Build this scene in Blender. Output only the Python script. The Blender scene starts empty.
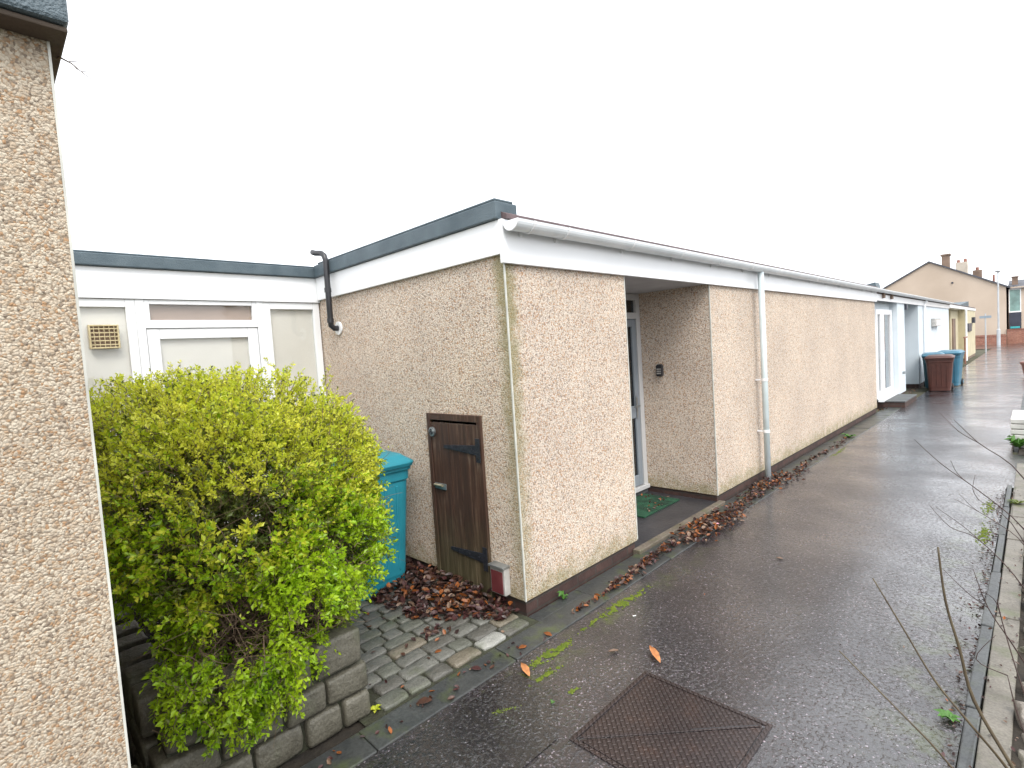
import bpy, bmesh, math, random
from mathutils import Vector, Matrix, noise
random.seed(7)
R = math.radians
scene = bpy.context.scene

# ------------------------------------------------------------------ camera
cam_data = bpy.data.cameras.new('camera')
cam = bpy.data.objects.new('camera', cam_data)
scene.collection.objects.link(cam)
cam_data.sensor_width = 36.0
cam_data.lens = 529.65 * 36.0 / 1024.0
cam_data.clip_start = 0.05
cam_data.clip_end = 2000
r_ = Vector((0.70972043, 0.70149817, -0.06478605))
u_ = Vector((0.0047715, 0.08717377, 0.99618169))
f_ = Vector((-0.70446728, 0.70731963, -0.05852181))
m = Matrix((( r_.x, u_.x, -f_.x), (r_.y, u_.y, -f_.y), (r_.z, u_.z, -f_.z))).to_4x4()
m.translation = Vector((2.42, -2.4281, 1.754))
cam.matrix_world = m
scene.camera = cam

# ------------------------------------------------------------------ world, overcast sky
world = bpy.data.worlds.new('World')
scene.world = world
world.use_nodes = True
wn = world.node_tree.nodes; wl = world.node_tree.links
wn.clear()
SUN_EL, SUN_AZ = 52.0, 118.0          # azimuth clockwise from +Y
wout = wn.new('ShaderNodeOutputWorld'); bg = wn.new('ShaderNodeBackground')
sky = wn.new('ShaderNodeTexSky'); sky.sky_type = 'NISHITA'; sky.sun_disc = False
sky.sun_elevation = R(SUN_EL); sky.sun_rotation = R(SUN_AZ)
sky.air_density = 1.0; sky.dust_density = 4.0
hs = wn.new('ShaderNodeHueSaturation'); hs.inputs['Saturation'].default_value = 0.22
mixc = wn.new('ShaderNodeMix'); mixc.data_type = 'RGBA'; mixc.inputs[0].default_value = 0.6
mixc.inputs[7].default_value = (11.0, 11.3, 11.8, 1)
wl.new(sky.outputs[0], hs.inputs['Color']); wl.new(hs.outputs[0], mixc.inputs[6])
wl.new(mixc.outputs[2], bg.inputs[0]); bg.inputs[1].default_value = 0.11
wl.new(bg.outputs[0], wout.inputs[0])

sd = bpy.data.lights.new('sun', 'SUN'); sd.energy = 1.0; sd.angle = R(25); sd.color = (1.0, 0.96, 0.90)
sun = bpy.data.objects.new('sun', sd); scene.collection.objects.link(sun)
sdir = Vector((math.sin(R(SUN_AZ)) * math.cos(R(SUN_EL)), math.cos(R(SUN_AZ)) * math.cos(R(SUN_EL)), math.sin(R(SUN_EL))))
sun.rotation_euler = (-sdir).to_track_quat('-Z', 'Y').to_euler()
sun.location = (3, -3, 12)

scene.render.engine = 'CYCLES'
scene.view_settings.view_transform = 'Standard'
scene.view_settings.look = 'None'
scene.view_settings.gamma = 1.0
scene.view_settings.use_curve_mapping = False
scene.view_settings.exposure = 1.17

# ------------------------------------------------------------------ materials
def mat(name, col, rough=0.6, spec=0.5, var=0.12, vscale=3.0, bump=0.0, bscale=60.0, metal=0.0, coat=0.0, col2=None, trans=0.0):
    mt = bpy.data.materials.new(name); mt.use_nodes = True
    nt = mt.node_tree; N = nt.nodes; L = nt.links
    b = N['Principled BSDF']
    b.inputs['Roughness'].default_value = rough; b.inputs['Metallic'].default_value = metal
    b.inputs['Specular IOR Level'].default_value = spec
    b.inputs['Coat Weight'].default_value = coat
    tc = N.new('ShaderNodeTexCoord')
    nz = N.new('ShaderNodeTexNoise'); nz.inputs['Scale'].default_value = vscale; nz.inputs['Detail'].default_value = 8
    L.new(tc.outputs['Object'], nz.inputs['Vector'])
    cr = N.new('ShaderNodeValToRGB')
    cr.color_ramp.elements[0].position = 0.3; cr.color_ramp.elements[1].position = 0.7
    c2 = col2 or tuple(min(1, c * (1 + var)) for c in col)
    c1 = tuple(c * (1 - var) for c in col) if not col2 else col
    cr.color_ramp.elements[0].color = (*c1, 1); cr.color_ramp.elements[1].color = (*c2, 1)
    L.new(nz.outputs['Fac'], cr.inputs['Fac']); L.new(cr.outputs['Color'], b.inputs['Base Color'])
    if bump:
        n2 = N.new('ShaderNodeTexNoise'); n2.inputs['Scale'].default_value = bscale; n2.inputs['Detail'].default_value = 6
        L.new(tc.outputs['Object'], n2.inputs['Vector'])
        bp = N.new('ShaderNodeBump'); bp.inputs['Strength'].default_value = bump; bp.inputs['Distance'].default_value = 0.01
        L.new(n2.outputs['Fac'], bp.inputs['Height']); L.new(bp.outputs['Normal'], b.inputs['Normal'])
    if trans:
        tr = N.new('ShaderNodeBsdfTranslucent'); mx = N.new('ShaderNodeMixShader'); mx.inputs[0].default_value = trans
        L.new(cr.outputs['Color'], tr.inputs['Color'])
        L.new(b.outputs[0], mx.inputs[1]); L.new(tr.outputs[0], mx.inputs[2])
        L.new(mx.outputs[0], N['Material Output'].inputs['Surface'])
    return mt

class G:
    """tiny node helper"""
    def __init__(s, mt): s.nt = mt.node_tree; s.N = s.nt.nodes; s.L = s.nt.links; s.b = s.N['Principled BSDF']; s.tc = s.N.new('ShaderNodeTexCoord')
    def val(s, v, sock):
        if isinstance(v, (int, float)): sock.default_value = v
        elif isinstance(v, tuple): sock.default_value = (*v, 1) if len(v) == 3 and len(sock.default_value) == 4 else v
        else: s.L.new(v, sock)
    def math(s, op, a, b=0.0, c=0.0, clamp=False):
        n = s.N.new('ShaderNodeMath'); n.operation = op; n.use_clamp = clamp
        s.val(a, n.inputs[0]); s.val(b, n.inputs[1]); s.val(c, n.inputs[2]); return n.outputs[0]
    def noise(s, scale, detail=5, rough=0.55, vec=None):
        n = s.N.new('ShaderNodeTexNoise'); n.inputs['Scale'].default_value = scale; n.inputs['Detail'].default_value = detail
        n.inputs['Roughness'].default_value = rough
        s.L.new(vec or s.tc.outputs['Object'], n.inputs['Vector']); return n.outputs['Fac']
    def voro(s, scale, feature='F1', vec=None, rnd=1.0):
        n = s.N.new('ShaderNodeTexVoronoi'); n.feature = feature; n.inputs['Scale'].default_value = scale
        n.inputs['Randomness'].default_value = rnd
        s.L.new(vec or s.tc.outputs['Object'], n.inputs['Vector']); return n
    def smooth(s, v, a, b):
        n = s.N.new('ShaderNodeMapRange'); n.interpolation_type = 'SMOOTHSTEP'
        s.val(v, n.inputs[0]); n.inputs[1].default_value = a; n.inputs[2].default_value = b
        return n.outputs[0]
    def mix(s, f, a, b, mode='MIX'):
        n = s.N.new('ShaderNodeMix'); n.data_type = 'RGBA'; n.blend_type = mode
        s.val(f, n.inputs[0]); s.val(a, n.inputs[6]); s.val(b, n.inputs[7]); return n.outputs[2]
    def ramp(s, v, stops, const=False):
        n = s.N.new('ShaderNodeValToRGB'); cr = n.color_ramp
        if const: cr.interpolation = 'CONSTANT'
        cr.elements[0].position = stops[0][0]; cr.elements[0].color = (*stops[0][1], 1)
        cr.elements[1].position = stops[-1][0]; cr.elements[1].color = (*stops[-1][1], 1)
        for p, c in stops[1:-1]:
            e = cr.elements.new(p); e.color = (*c, 1)
        s.L.new(v, n.inputs[0]); return n.outputs[0]
    def xyz(s):
        n = s.N.new('ShaderNodeSeparateXYZ'); s.L.new(s.tc.outputs['Object'], n.inputs[0]); return n.outputs
    def bump(s, h, strength=0.5, dist=0.01, normal=None):
        n = s.N.new('ShaderNodeBump'); n.inputs['Strength'].default_value = strength; n.inputs['Distance'].default_value = dist
        s.L.new(h, n.inputs['Height'])
        if normal: s.L.new(normal, n.inputs['Normal'])
        return n.outputs[0]

def pebble_mat(name, algae=True, tint=(.945, .900, .848), scale=115.0, soft=0.0, bstr=0.7, stain_x=0.0, stain_y=0.0):
    mt = bpy.data.materials.new(name); mt.use_nodes = True; g = G(mt)
    # warp the cells a little so the chips look split rather than round
    wv = g.N.new('ShaderNodeTexNoise'); wv.inputs['Scale'].default_value = 60; wv.inputs['Detail'].default_value = 3
    g.L.new(g.tc.outputs['Object'], wv.inputs['Vector'])
    ad = g.N.new('ShaderNodeVectorMath'); ad.operation = 'MULTIPLY_ADD'
    g.L.new(wv.outputs['Color'], ad.inputs[0]); ad.inputs[1].default_value = (0.012, 0.012, 0.012); g.L.new(g.tc.outputs['Object'], ad.inputs[2])
    v = g.voro(scale, vec=ad.outputs[0])
    sep = g.N.new('ShaderNodeSeparateColor'); g.L.new(v.outputs['Color'], sep.inputs[0])
    T = lambda c: tuple(a * b for a, b in zip(c, tint))
    chips = g.ramp(sep.outputs[0], [(0.0, T((.92, .88, .83))), (0.24, T((.76, .66, .57))), (0.42, T((.70, .64, .59))), (0.58, T((.66, .49, .36))),
                                    (0.68, T((.60, .38, .23))), (0.74, T((.88, .82, .76))), (0.91, T((.34, .29, .26))), (1.0, T((.40, .38, .38)))], const=True)
    fine = g.noise(420, 4)
    chips = g.mix(0.45, chips, g.ramp(fine, [(0.3, (.35, .33, .30)), (0.7, (1, 1, 1))]), 'MULTIPLY')
    if soft: chips = g.mix(soft, chips, T((.60, .52, .43)))
    edge = g.smooth(v.outputs['Distance'], 0.50, 0.95)
    col = g.mix(edge, chips, T((.34, .28, .23)))
    big = g.noise(1.3, 6)
    col = g.mix(1.0, col, g.ramp(big, [(0.3, (.86, .84, .82)), (0.7, (1.06, 1.04, 1.0))]), 'MULTIPLY')
    # faint vertical rain streaks
    mp = g.N.new('ShaderNodeMapping'); mp.inputs['Scale'].default_value = (5, 5, 0.35); g.L.new(g.tc.outputs['Object'], mp.inputs[0])
    st = g.noise(1.6, 5, vec=mp.outputs[0])
    col = g.mix(g.math('MULTIPLY', g.smooth(st, 0.55, 0.78), 0.16), col, T((.34, .31, .25)))
    if algae:
        x, y, z = g.xyz()
        dx = g.math('ABSOLUTE', g.math('SUBTRACT', x, stain_x)); dy = g.math('ABSOLUTE', g.math('SUBTRACT', y, stain_y))
        d = g.math('ADD', dx, dy)
        n = g.noise(9, 6)
        dn = g.math('ADD', d, g.math('MULTIPLY', g.math('SUBTRACT', n, 0.5), 0.22))
        hz = g.smooth(z, 0.0, 2.4)
        corner = g.math('MULTIPLY', g.smooth(dn, 0.15, 0.01), g.math('MULTIPLY_ADD', hz, 0.35, 0.38))
        low = g.math('MULTIPLY', g.smooth(g.math('ADD', z, g.math('MULTIPLY', n, -0.5)), 0.06, -0.22), 0.6)
        top = g.math('MULTIPLY', g.math('MULTIPLY', g.smooth(dn, 0.15, 0.02), g.smooth(z, 1.6, 2.25)), 0.7)
        msk = g.math('MAXIMUM', g.math('MAXIMUM', corner, low), top, clamp=True)
        col = g.mix(msk, col, g.mix(g.smooth(fine, .3, .7), (.11, .115, .03), (.25, .22, .07)))
    g.L.new(col, g.b.inputs['Base Color']); g.b.inputs['Roughness'].default_value = 0.78
    h = g.math('SUBTRACT', g.math('MULTIPLY', sep.outputs[1], 0.5), g.math('MULTIPLY', v.outputs['Distance'], 1.2))
    h = g.math('ADD', h, g.math('MULTIPLY', fine, 0.25))
    g.L.new(g.bump(h, bstr, 0.006), g.b.inputs['Normal'])
    return mt

def brick_mat(name, c1, c2, mortar, rough=0.8, scale=1.0):
    mt = bpy.data.materials.new(name); mt.use_nodes = True; g = G(mt)
    x, y, z = g.xyz()
    cb = g.N.new('ShaderNodeCombineXYZ'); g.L.new(g.math('ADD', x, y), cb.inputs[0]); g.L.new(z, cb.inputs[1])
    br = g.N.new('ShaderNodeTexBrick'); g.L.new(cb.outputs[0], br.inputs['Vector'])
    br.inputs['Scale'].default_value = scale; br.inputs['Brick Width'].default_value = 0.225; br.inputs['Row Height'].default_value = 0.075
    br.inputs['Mortar Size'].default_value = 0.008; br.inputs['Bias'].default_value = 0.0
    br.inputs['Color1'].default_value = (*c1, 1); br.inputs['Color2'].default_value = (*c2, 1); br.inputs['Mortar'].default_value = (*mortar, 1)
    col = g.mix(0.6, br.outputs['Color'], g.ramp(g.noise(14, 8), [(0.3, (.45, .42, .40)), (0.7, (1.15, 1.1, 1.05))]), 'MULTIPLY')
    g.L.new(col, g.b.inputs['Base Color']); g.b.inputs['Roughness'].default_value = rough
    h = g.math('ADD', g.math('MULTIPLY', br.outputs['Fac'], -0.7), g.math('MULTIPLY', g.noise(60, 6), 0.6))
    g.L.new(g.bump(h, 0.6, 0.006), g.b.inputs['Normal'])
    return mt

def tarmac_mat(name, base=(.023, .0195, .0225), algae=False, wet=1.0, patch=0.0):
    mt = bpy.data.materials.new(name); mt.use_nodes = True; g = G(mt)
    v = g.voro(150); sep = g.N.new('ShaderNodeSeparateColor'); g.L.new(v.outputs['Color'], sep.inputs[0])
    spk = g.ramp(sep.outputs[0], [(0.0, tuple(c * .55 for c in base)), (.45, base), (.86, tuple(c * 1.5 for c in base)), (.935, tuple(c * 4.5 for c in base)), (.985, tuple(c * 11.0 for c in base)), (1.0, tuple(c * 13.0 for c in base))], const=True)  # stone chip tones, the brightest lifted to paint in wet sparkle
    big = g.noise(1.1, 7, 0.6)
    col = g.mix(1.0, spk, g.ramp(big, [(0.3, (.75, .76, .80)), (0.5, (1.0, 1.0, 1.0)), (0.72, (1.3, 1.22, 1.15))]), 'MULTIPLY')
    x, y, z = g.xyz()
    # mud stained and lighter worn areas
    mud = g.smooth(g.noise(2.7, 6), 0.56, 0.74)
    col = g.mix(g.math('MULTIPLY', mud, 0.3), col, (.034, .027, .026))
    # cracks
    vc = g.N.new('ShaderNodeTexVoronoi'); vc.feature = 'DISTANCE_TO_EDGE'; vc.inputs['Scale'].default_value = 0.55
    wn_ = g.N.new('ShaderNodeTexNoise'); wn_.inputs['Scale'].default_value = 3.0; wn_.inputs['Detail'].default_value = 8
    g.L.new(g.tc.outputs['Object'], wn_.inputs['Vector'])
    ad = g.N.new('ShaderNodeVectorMath'); ad.operation = 'MULTIPLY_ADD'; ad.inputs[1].default_value = (.35, .35, 0)
    g.L.new(wn_.outputs['Color'], ad.inputs[0]); g.L.new(g.tc.outputs['Object'], ad.inputs[2]); g.L.new(ad.outputs[0], vc.inputs['Vector'])
    crack = g.math('MULTIPLY', g.smooth(vc.outputs['Distance'], 0.009, 0.002), g.smooth(g.noise(0.7, 3), 0.45, 0.62))
    col = g.mix(g.math('MULTIPLY', crack, 0.8), col, (.015, .014, .013))
    if algae:
        n = g.noise(5, 7, 0.65)
        b1 = g.math('MULTIPLY', g.smooth(g.math('ABSOLUTE', g.math('SUBTRACT', x, 0.44)), 0.16, 0.0), g.smooth(y, 3.2, -0.2))
        b2 = g.smooth(x, 1.72, 2.15)
        b2 = g.math('MULTIPLY', b2, g.smooth(y, 6.0, 2.5))
        mk = g.math('MULTIPLY', g.math('MAXIMUM', b1, b2), g.smooth(n, 0.46, 0.64))
        col = g.mix(g.math('MULTIPLY', mk, 0.8), col, (.045, .060, .012))
        edge = g.math('MULTIPLY', g.smooth(x, 1.98, 2.18), g.smooth(g.noise(14, 6), .35, .6))
        col = g.mix(g.math('MULTIPLY', edge, 0.55), col, (.028, .022, .018))
    g.L.new(col, g.b.inputs['Base Color'])
    # wetness: smooth water film in the hollows, rougher on the stone tops
    film = g.smooth(g.noise(0.9, 6, 0.6), 0.36, 0.62)
    rough = g.math('ADD', g.math('MULTIPLY', film, -0.14), 0.34)
    rough = g.math('ADD', rough, g.math('MULTIPLY', g.noise(25, 4), 0.10))
    g.L.new(rough, g.b.inputs['Roughness']); g.b.inputs['Specular IOR Level'].default_value = 0.30
    h1 = g.math('MULTIPLY', v.outputs['Distance'], -0.8)
    h1 = g.math('ADD', h1, g.math('MULTIPLY', g.noise(38, 4), 1.6))
    hb = g.math('ADD', h1, g.math('MULTIPLY', g.noise(7, 3), 2.0))
    n1 = g.N.new('ShaderNodeBump'); n1.inputs['Distance'].default_value = 0.006
    g.L.new(hb, n1.inputs['Height']); g.L.new(g.math('MULTIPLY_ADD', film, -0.35, 0.75), n1.inputs['Strength'])
    g.L.new(n1.outputs[0], g.b.inputs['Normal'])
    g.L.new(g.math('MULTIPLY_ADD', film, 0.35, 0.65), g.b.inputs['Coat Weight']); g.b.inputs['Coat IOR'].default_value = 1.85
    g.L.new(g.math('MULTIPLY_ADD', film, -0.04, 0.08), g.b.inputs['Coat Roughness'])
    n2 = g.N.new('ShaderNodeBump'); n2.inputs['Distance'].default_value = 0.006; g.L.new(g.math('MULTIPLY_ADD', g.smooth(g.noise(1.7, 5), .35, .65), .55, .30), n2.inputs['Strength'])
    grit = g.smooth(g.noise(46, 3, .5), .50, .66)
    g.L.new(g.math('ADD', g.math('MULTIPLY', grit, .75), g.math('ADD', g.math('MULTIPLY', g.noise(120, 2), .25), g.math('MULTIPLY', g.noise(5, 3), 1.2))), n2.inputs['Height'])
    g.L.new(n2.outputs[0], g.b.inputs['Coat Normal'])
    return mt

def concrete_mat(name, c1, c2, algae=0.0, rough=0.55):
    mt = bpy.data.materials.new(name); mt.use_nodes = True; g = G(mt)
    col = g.ramp(g.noise(3.5, 9, 0.65), [(0.25, c1), (0.75, c2)])
    col = g.mix(0.6, col, g.ramp(g.noise(90, 4), [(0.35, (.55, .55, .55)), (0.6, (1.1, 1.1, 1.1))]), 'MULTIPLY')
    if algae:
        col = g.mix(g.math('MULTIPLY', g.smooth(g.noise(6, 7), .5, .7), algae), col, (.075, .095, .03))
    g.L.new(col, g.b.inputs['Base Color'])
    g.L.new(g.math('MULTIPLY_ADD', g.noise(4, 4), 0.3, rough - 0.15), g.b.inputs['Roughness'])
    g.L.new(g.bump(g.math('ADD', g.noise(40, 8), g.math('MULTIPLY', g.noise(9, 4), 2.0)), 0.5, 0.006), g.b.inputs['Normal'])
    return mt

def wood_mat(name):
    mt = bpy.data.materials.new(name); mt.use_nodes = True; g = G(mt)
    mp = g.N.new('ShaderNodeMapping'); mp.inputs['Scale'].default_value = (40, 40, 2.2); g.L.new(g.tc.outputs['Object'], mp.inputs[0])
    gr = g.noise(1.0, 8, 0.65, vec=mp.outputs[0])
    col = g.ramp(gr, [(0.25, (.018, .010, .007)), (0.5, (.055, .026, .016)), (0.75, (.12, .066, .042))])
    x, y, z = g.xyz()
    pale = g.math('MULTIPLY', g.smooth(gr, .50, .70), g.smooth(g.noise(3.5, 4), .45, .65))
    col = g.mix(g.math('MULTIPLY', pale, 0.65), col, (.24, .19, .14))
    low = g.math('MULTIPLY', g.smooth(g.math('ADD', z, g.math('MULTIPLY', g.noise(6, 5), .5)), .95, .15), 0.85)
    col = g.mix(low, col, g.mix(g.smooth(gr, .3, .7), (.055, .05, .022), (.15, .135, .075)))
    g.L.new(col, g.b.inputs['Base Color']); g.b.inputs['Roughness'].default_value = 0.55
    g.L.new(g.bump(gr, 0.5, 0.006), g.b.inputs['Normal'])
    return mt

def glass_mat(name, tint=(.9, .95, .95), refl=0.0):
    mt = bpy.data.materials.new(name); mt.use_nodes = True; nt = mt.node_tree; N = nt.nodes; L = nt.links
    N.remove(N['Principled BSDF'])
    tr = N.new('ShaderNodeBsdfTransparent'); tr.inputs[0].default_value = (*tint, 1)
    gl = N.new('ShaderNodeBsdfGlossy'); gl.inputs['Roughness'].default_value = 0.02; gl.inputs[0].default_value = (1, 1, 1, 1)
    lw = N.new('ShaderNodeLayerWeight'); lw.inputs[0].default_value = 0.5
    fr = N.new('ShaderNodeMath'); fr.operation = 'POWER'; L.new(lw.outputs['Facing'], fr.inputs[0]); fr.inputs[1].default_value = 4.0
    nz = N.new('ShaderNodeTexNoise'); nz.inputs['Scale'].default_value = 1.5
    bp = N.new('ShaderNodeBump'); bp.inputs['Strength'].default_value = 0.05; L.new(nz.outputs[0], bp.inputs['Height']); L.new(bp.outputs[0], gl.inputs['Normal'])
    ma = N.new('ShaderNodeMath'); ma.operation = 'ADD'; ma.use_clamp = True; L.new(fr.outputs[0], ma.inputs[0]); ma.inputs[1].default_value = refl + .04
    mx = N.new('ShaderNodeMixShader'); L.new(ma.outputs[0], mx.inputs[0]); L.new(tr.outputs[0], mx.inputs[1]); L.new(gl.outputs[0], mx.inputs[2])
    L.new(mx.outputs[0], N['Material Output'].inputs['Surface'])
    return mt

M = {}
M['pebble'] = pebble_mat('pebbledash', True)
M['pebble_near'] = pebble_mat('pebbledash_ochre', True, tint=(.71, .665, .575), scale=215, soft=.10, bstr=.48, stain_x=9.2, stain_y=-2.3)
M['plinth'] = brick_mat('plinth_brick', (.050, .026, .022), (.078, .042, .034), (.050, .040, .034))
M['brick_red'] = brick_mat('red_brick', (0.306, 0.102, 0.064), (0.383, 0.162, 0.102), (0.306, 0.255, 0.221))
M['upvc'] = mat('white_upvc', (.80, .81, .82), 0.28, var=0.03, vscale=2)
M['upvc_dirty'] = mat('weathered_white_upvc', (.70, .74, .76), 0.30, var=0.06, vscale=5, col2=(.82, .85, .87))
M['upvc_dull'] = mat('dull_white_plastic', (.50, .50, .47), 0.6, var=0.15, vscale=6)
M['pipe_grey'] = mat('weathered_downpipe', (.46, .53, .53), 0.35, var=0.1, vscale=4, col2=(.60, .67, .70))
M['grey_trim_dark'] = mat('wet_dark_iron', (.05, .048, .05), 0.25, metal=0.5, var=0.2)
M['bead'] = mat('corner_bead_plastic', (0.528, 0.528, 0.480), 0.45, var=0.25, vscale=7)
M['felt'] = mat('bitumen_felt', (.050, .078, .095), 0.5, var=0.3, vscale=6, bump=0.6, bscale=180, col2=(.095, .13, .15))
M['eaves'] = mat('brown_eaves_felt', (.10, .07, .072), 0.7, var=0.3, vscale=8, bump=0.5, bscale=90)
M['felt_top'] = mat('roof_felt', (0.104, 0.080, 0.076), 0.8, var=0.25, vscale=2, bump=0.5, bscale=150)
M['soffit'] = mat('old_soffit', (.10, .075, .055), 0.8, var=0.4, vscale=5, bump=0.4, bscale=40)
M['porch_ceiling'] = mat('porch_ceiling_board', (.50, .50, .52), 0.6, var=0.1)
M['wood'] = wood_mat('weathered_brown_wood')
M['iron'] = mat('black_iron', (.025, .027, .035), 0.5, metal=0.3, var=0.4, vscale=30, bump=0.4, bscale=120)
M['brass'] = mat('worn_brass', (.60, .52, .36), 0.35, metal=0.9, var=0.3, vscale=20)
M['steel'] = mat('grey_steel', (0.336, 0.360, 0.368), 0.35, metal=0.8, var=0.2, vscale=10)
M['black_plastic'] = mat('black_plastic', (.022, .022, .025), 0.35, var=0.2, vscale=10)
M['maroon'] = mat('maroon_plastic', (0.098, 0.017, 0.021), 0.4, var=0.3, vscale=12, col2=(0.150, 0.038, 0.041))
M['grey_trim'] = mat('grey_plastic_trim', (.38, .37, .35), 0.5, var=0.25, vscale=14)
M['blue_bin'] = mat('blue_bin_plastic', (.018, .205, .265), 0.42, var=0.18, vscale=4, bump=0.15, bscale=200)
M['pale_blue_bin'] = mat('pale_blue_bin_plastic', (.045, .15, .22), 0.42, var=0.1, vscale=4)
M['teal_bin'] = mat('dark_teal_bin_plastic', (.012, .06, .085), 0.42, var=0.1, vscale=4)
M['brown_bin'] = mat('brown_bin_plastic', (.070, .022, .015), 0.45, var=0.18, vscale=5)
M['rubber'] = mat('black_rubber', (.02, .02, .02), 0.7)
M['tarmac'] = tarmac_mat('wet_tarmac', algae=True)
M['tarmac_patch'] = tarmac_mat('dark_tarmac_patch', base=(.014, .0135, .015))
M['channel'] = concrete_mat('channel_concrete', (.030, .034, .035), (.070, .073, .070), 0.55, 0.36)
M['kerb'] = concrete_mat('kerb_concrete', (.050, .055, .058), (.105, .110, .110), 0.25)
M['verge'] = concrete_mat('verge_concrete', (.085, .076, .060), (.235, .215, .180), 0.5)
M['slab'] = concrete_mat('porch_slab', (0.027, 0.027, 0.031), (0.051, 0.049, 0.053), 0.0, 0.40)
M['threshold'] = concrete_mat('threshold_concrete', (.085, .065, .045), (.20, .17, .135), 0.45)
M['soil'] = mat('dark_soil', (0.015, 0.012, 0.009), 0.9, var=0.4, vscale=8, bump=0.9, bscale=40, col2=(0.035, 0.027, 0.018))
M['joint'] = mat('dark_joint_soil', (.022, .020, .013), 0.75, var=0.4, vscale=20, bump=0.8, bscale=60, col2=(.040, .045, .022))
M['ground'] = mat('garden_ground', (0.036, 0.040, 0.018), 0.9, var=0.5, vscale=1.2, bump=0.9, bscale=30, col2=(0.080, 0.072, 0.044))
def stone(name, c1, c2, mottle=0.5):
    mt = bpy.data.materials.new(name); mt.use_nodes = True; g = G(mt)
    col = g.ramp(g.noise(9, 9, 0.7), [(0.3, c1), (0.7, c2)])
    col = g.mix(mottle, col, g.ramp(g.noise(130, 4), [(0.35, (.5, .5, .5)), (0.62, (1.2, 1.2, 1.2))]), 'MULTIPLY')
    col = g.mix(g.math('MULTIPLY', g.smooth(g.noise(4, 7), .52, .7), .5), col, (.085, .10, .05))
    g.L.new(col, g.b.inputs['Base Color']); g.b.inputs['Roughness'].default_value = 0.5
    g.L.new(g.bump(g.math('ADD', g.noise(55, 8), g.math('MULTIPLY', g.noise(14, 4), 2.0)), 0.8, 0.008), g.b.inputs['Normal'])
    return mt
M['sett'] = [stone('sett_stone_grey', (0.096, 0.095, 0.081), (0.165, 0.164, 0.145)), stone('sett_stone_green', (0.087, 0.089, 0.071), (0.140, 0.144, 0.120)),
             stone('sett_stone_tan', (0.116, 0.099, 0.070), (0.196, 0.172, 0.131)), stone('sett_stone_dark', (0.074, 0.071, 0.059), (0.117, 0.113, 0.099)), stone('sett_stone_pale', (0.246, 0.246, 0.223), (0.340, 0.337, 0.308))]
M['wallstone'] = stone('planter_stone', (.070, .064, .046), (.150, .140, .108))
M['pebble_stone'] = stone('border_stone', (.14, .12, .10), (.30, .27, .235), 0.5)
M['blind'] = mat('roller_blind', (.70, .66, .60), 0.7, var=0.06, vscale=1.5)
M['curtain'] = mat('beige_lining', (.34, .25, .20), 0.8, var=0.1, vscale=1.5)
M['gap_shade'] = mat('painted_gap_shade', (.03, .033, .04), 0.8)
M['glass'] = glass_mat('window_glass', (.97, .98, .98))
M['glass_dark'] = glass_mat('door_glass', (.30, .36, .40), 0.04)
M['frame_grey'] = mat('beige_white_frame', (.50, .50, .50), 0.35, var=0.05)
M['door_frame'] = mat('grey_door_frame', (.22, .25, .28), 0.35, var=0.06)
M['vent'] = mat('yellowed_vent_plastic', (0.527, 0.442, 0.255), 0.45, var=0.15, vscale=14)
M['mat_green'] = mat('green_door_mat', (.010, .060, .028), 0.95, var=0.6, vscale=9, bump=1.0, bscale=260)
M['cover'] = None
M['white_wall'] = mat('white_painted_render', (.56, .62, .66), 0.75, var=0.07, vscale=2.5, bump=0.3, bscale=90, col2=(.62, .68, .72))
M['cream_wall'] = mat('cream_painted_render', (.52, .46, .31), 0.75, var=0.12, vscale=2.0, bump=0.3, bscale=90)
M['gable'] = mat('far_roughcast', (.46, .37, .29), 0.85, var=0.15, vscale=0.45, bump=0.5, bscale=14, col2=(.56, .46, .37))
M['slate'] = mat('slate_roof', (.07, .072, .085), 0.6, var=0.25, vscale=1.0, bump=0.5, bscale=6)
M['chimney_brown'] = mat('brown_chimney_render', (.20, .14, .105), 0.85, var=0.25, vscale=2)
M['chimney_cream'] = mat('cream_chimney_render', (.52, .46, .38), 0.85, var=0.2, vscale=2)
M['pot'] = mat('terracotta', (.26, .12, .09), 0.8, var=0.2, vscale=8)
M['lamp_steel'] = mat('galvanised_steel', (.50, .52, .54), 0.5, metal=0.4, var=0.1, vscale=3)
M['sign_face'] = mat('pale_sign_plate', (.26, .32, .38), 0.4, var=0.1)
M['teal_strip'] = mat('teal_panel', (.05, .40, .42), 0.4)
M['navy'] = mat('dark_panel', (.035, .04, .06), 0.4, var=0.2, vscale=2)
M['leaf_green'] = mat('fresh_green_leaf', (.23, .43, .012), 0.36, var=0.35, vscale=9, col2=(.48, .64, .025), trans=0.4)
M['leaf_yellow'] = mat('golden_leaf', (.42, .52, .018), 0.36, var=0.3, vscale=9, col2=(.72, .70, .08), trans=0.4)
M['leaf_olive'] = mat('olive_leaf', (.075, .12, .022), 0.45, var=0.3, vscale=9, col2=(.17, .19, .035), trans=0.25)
M['twig'] = mat('hedge_twig', (.10, .065, .045), 0.8, var=0.35, vscale=20, col2=(.20, .14, .09))
M['stem'] = mat('bare_stem_bark', (.055, .038, .022), 0.6, var=0.35, vscale=14, col2=(.10, .078, .042))
M['stem_red'] = mat('reddish_fine_twig', (.050, .028, .024), 0.6, var=0.3, vscale=14)
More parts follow.
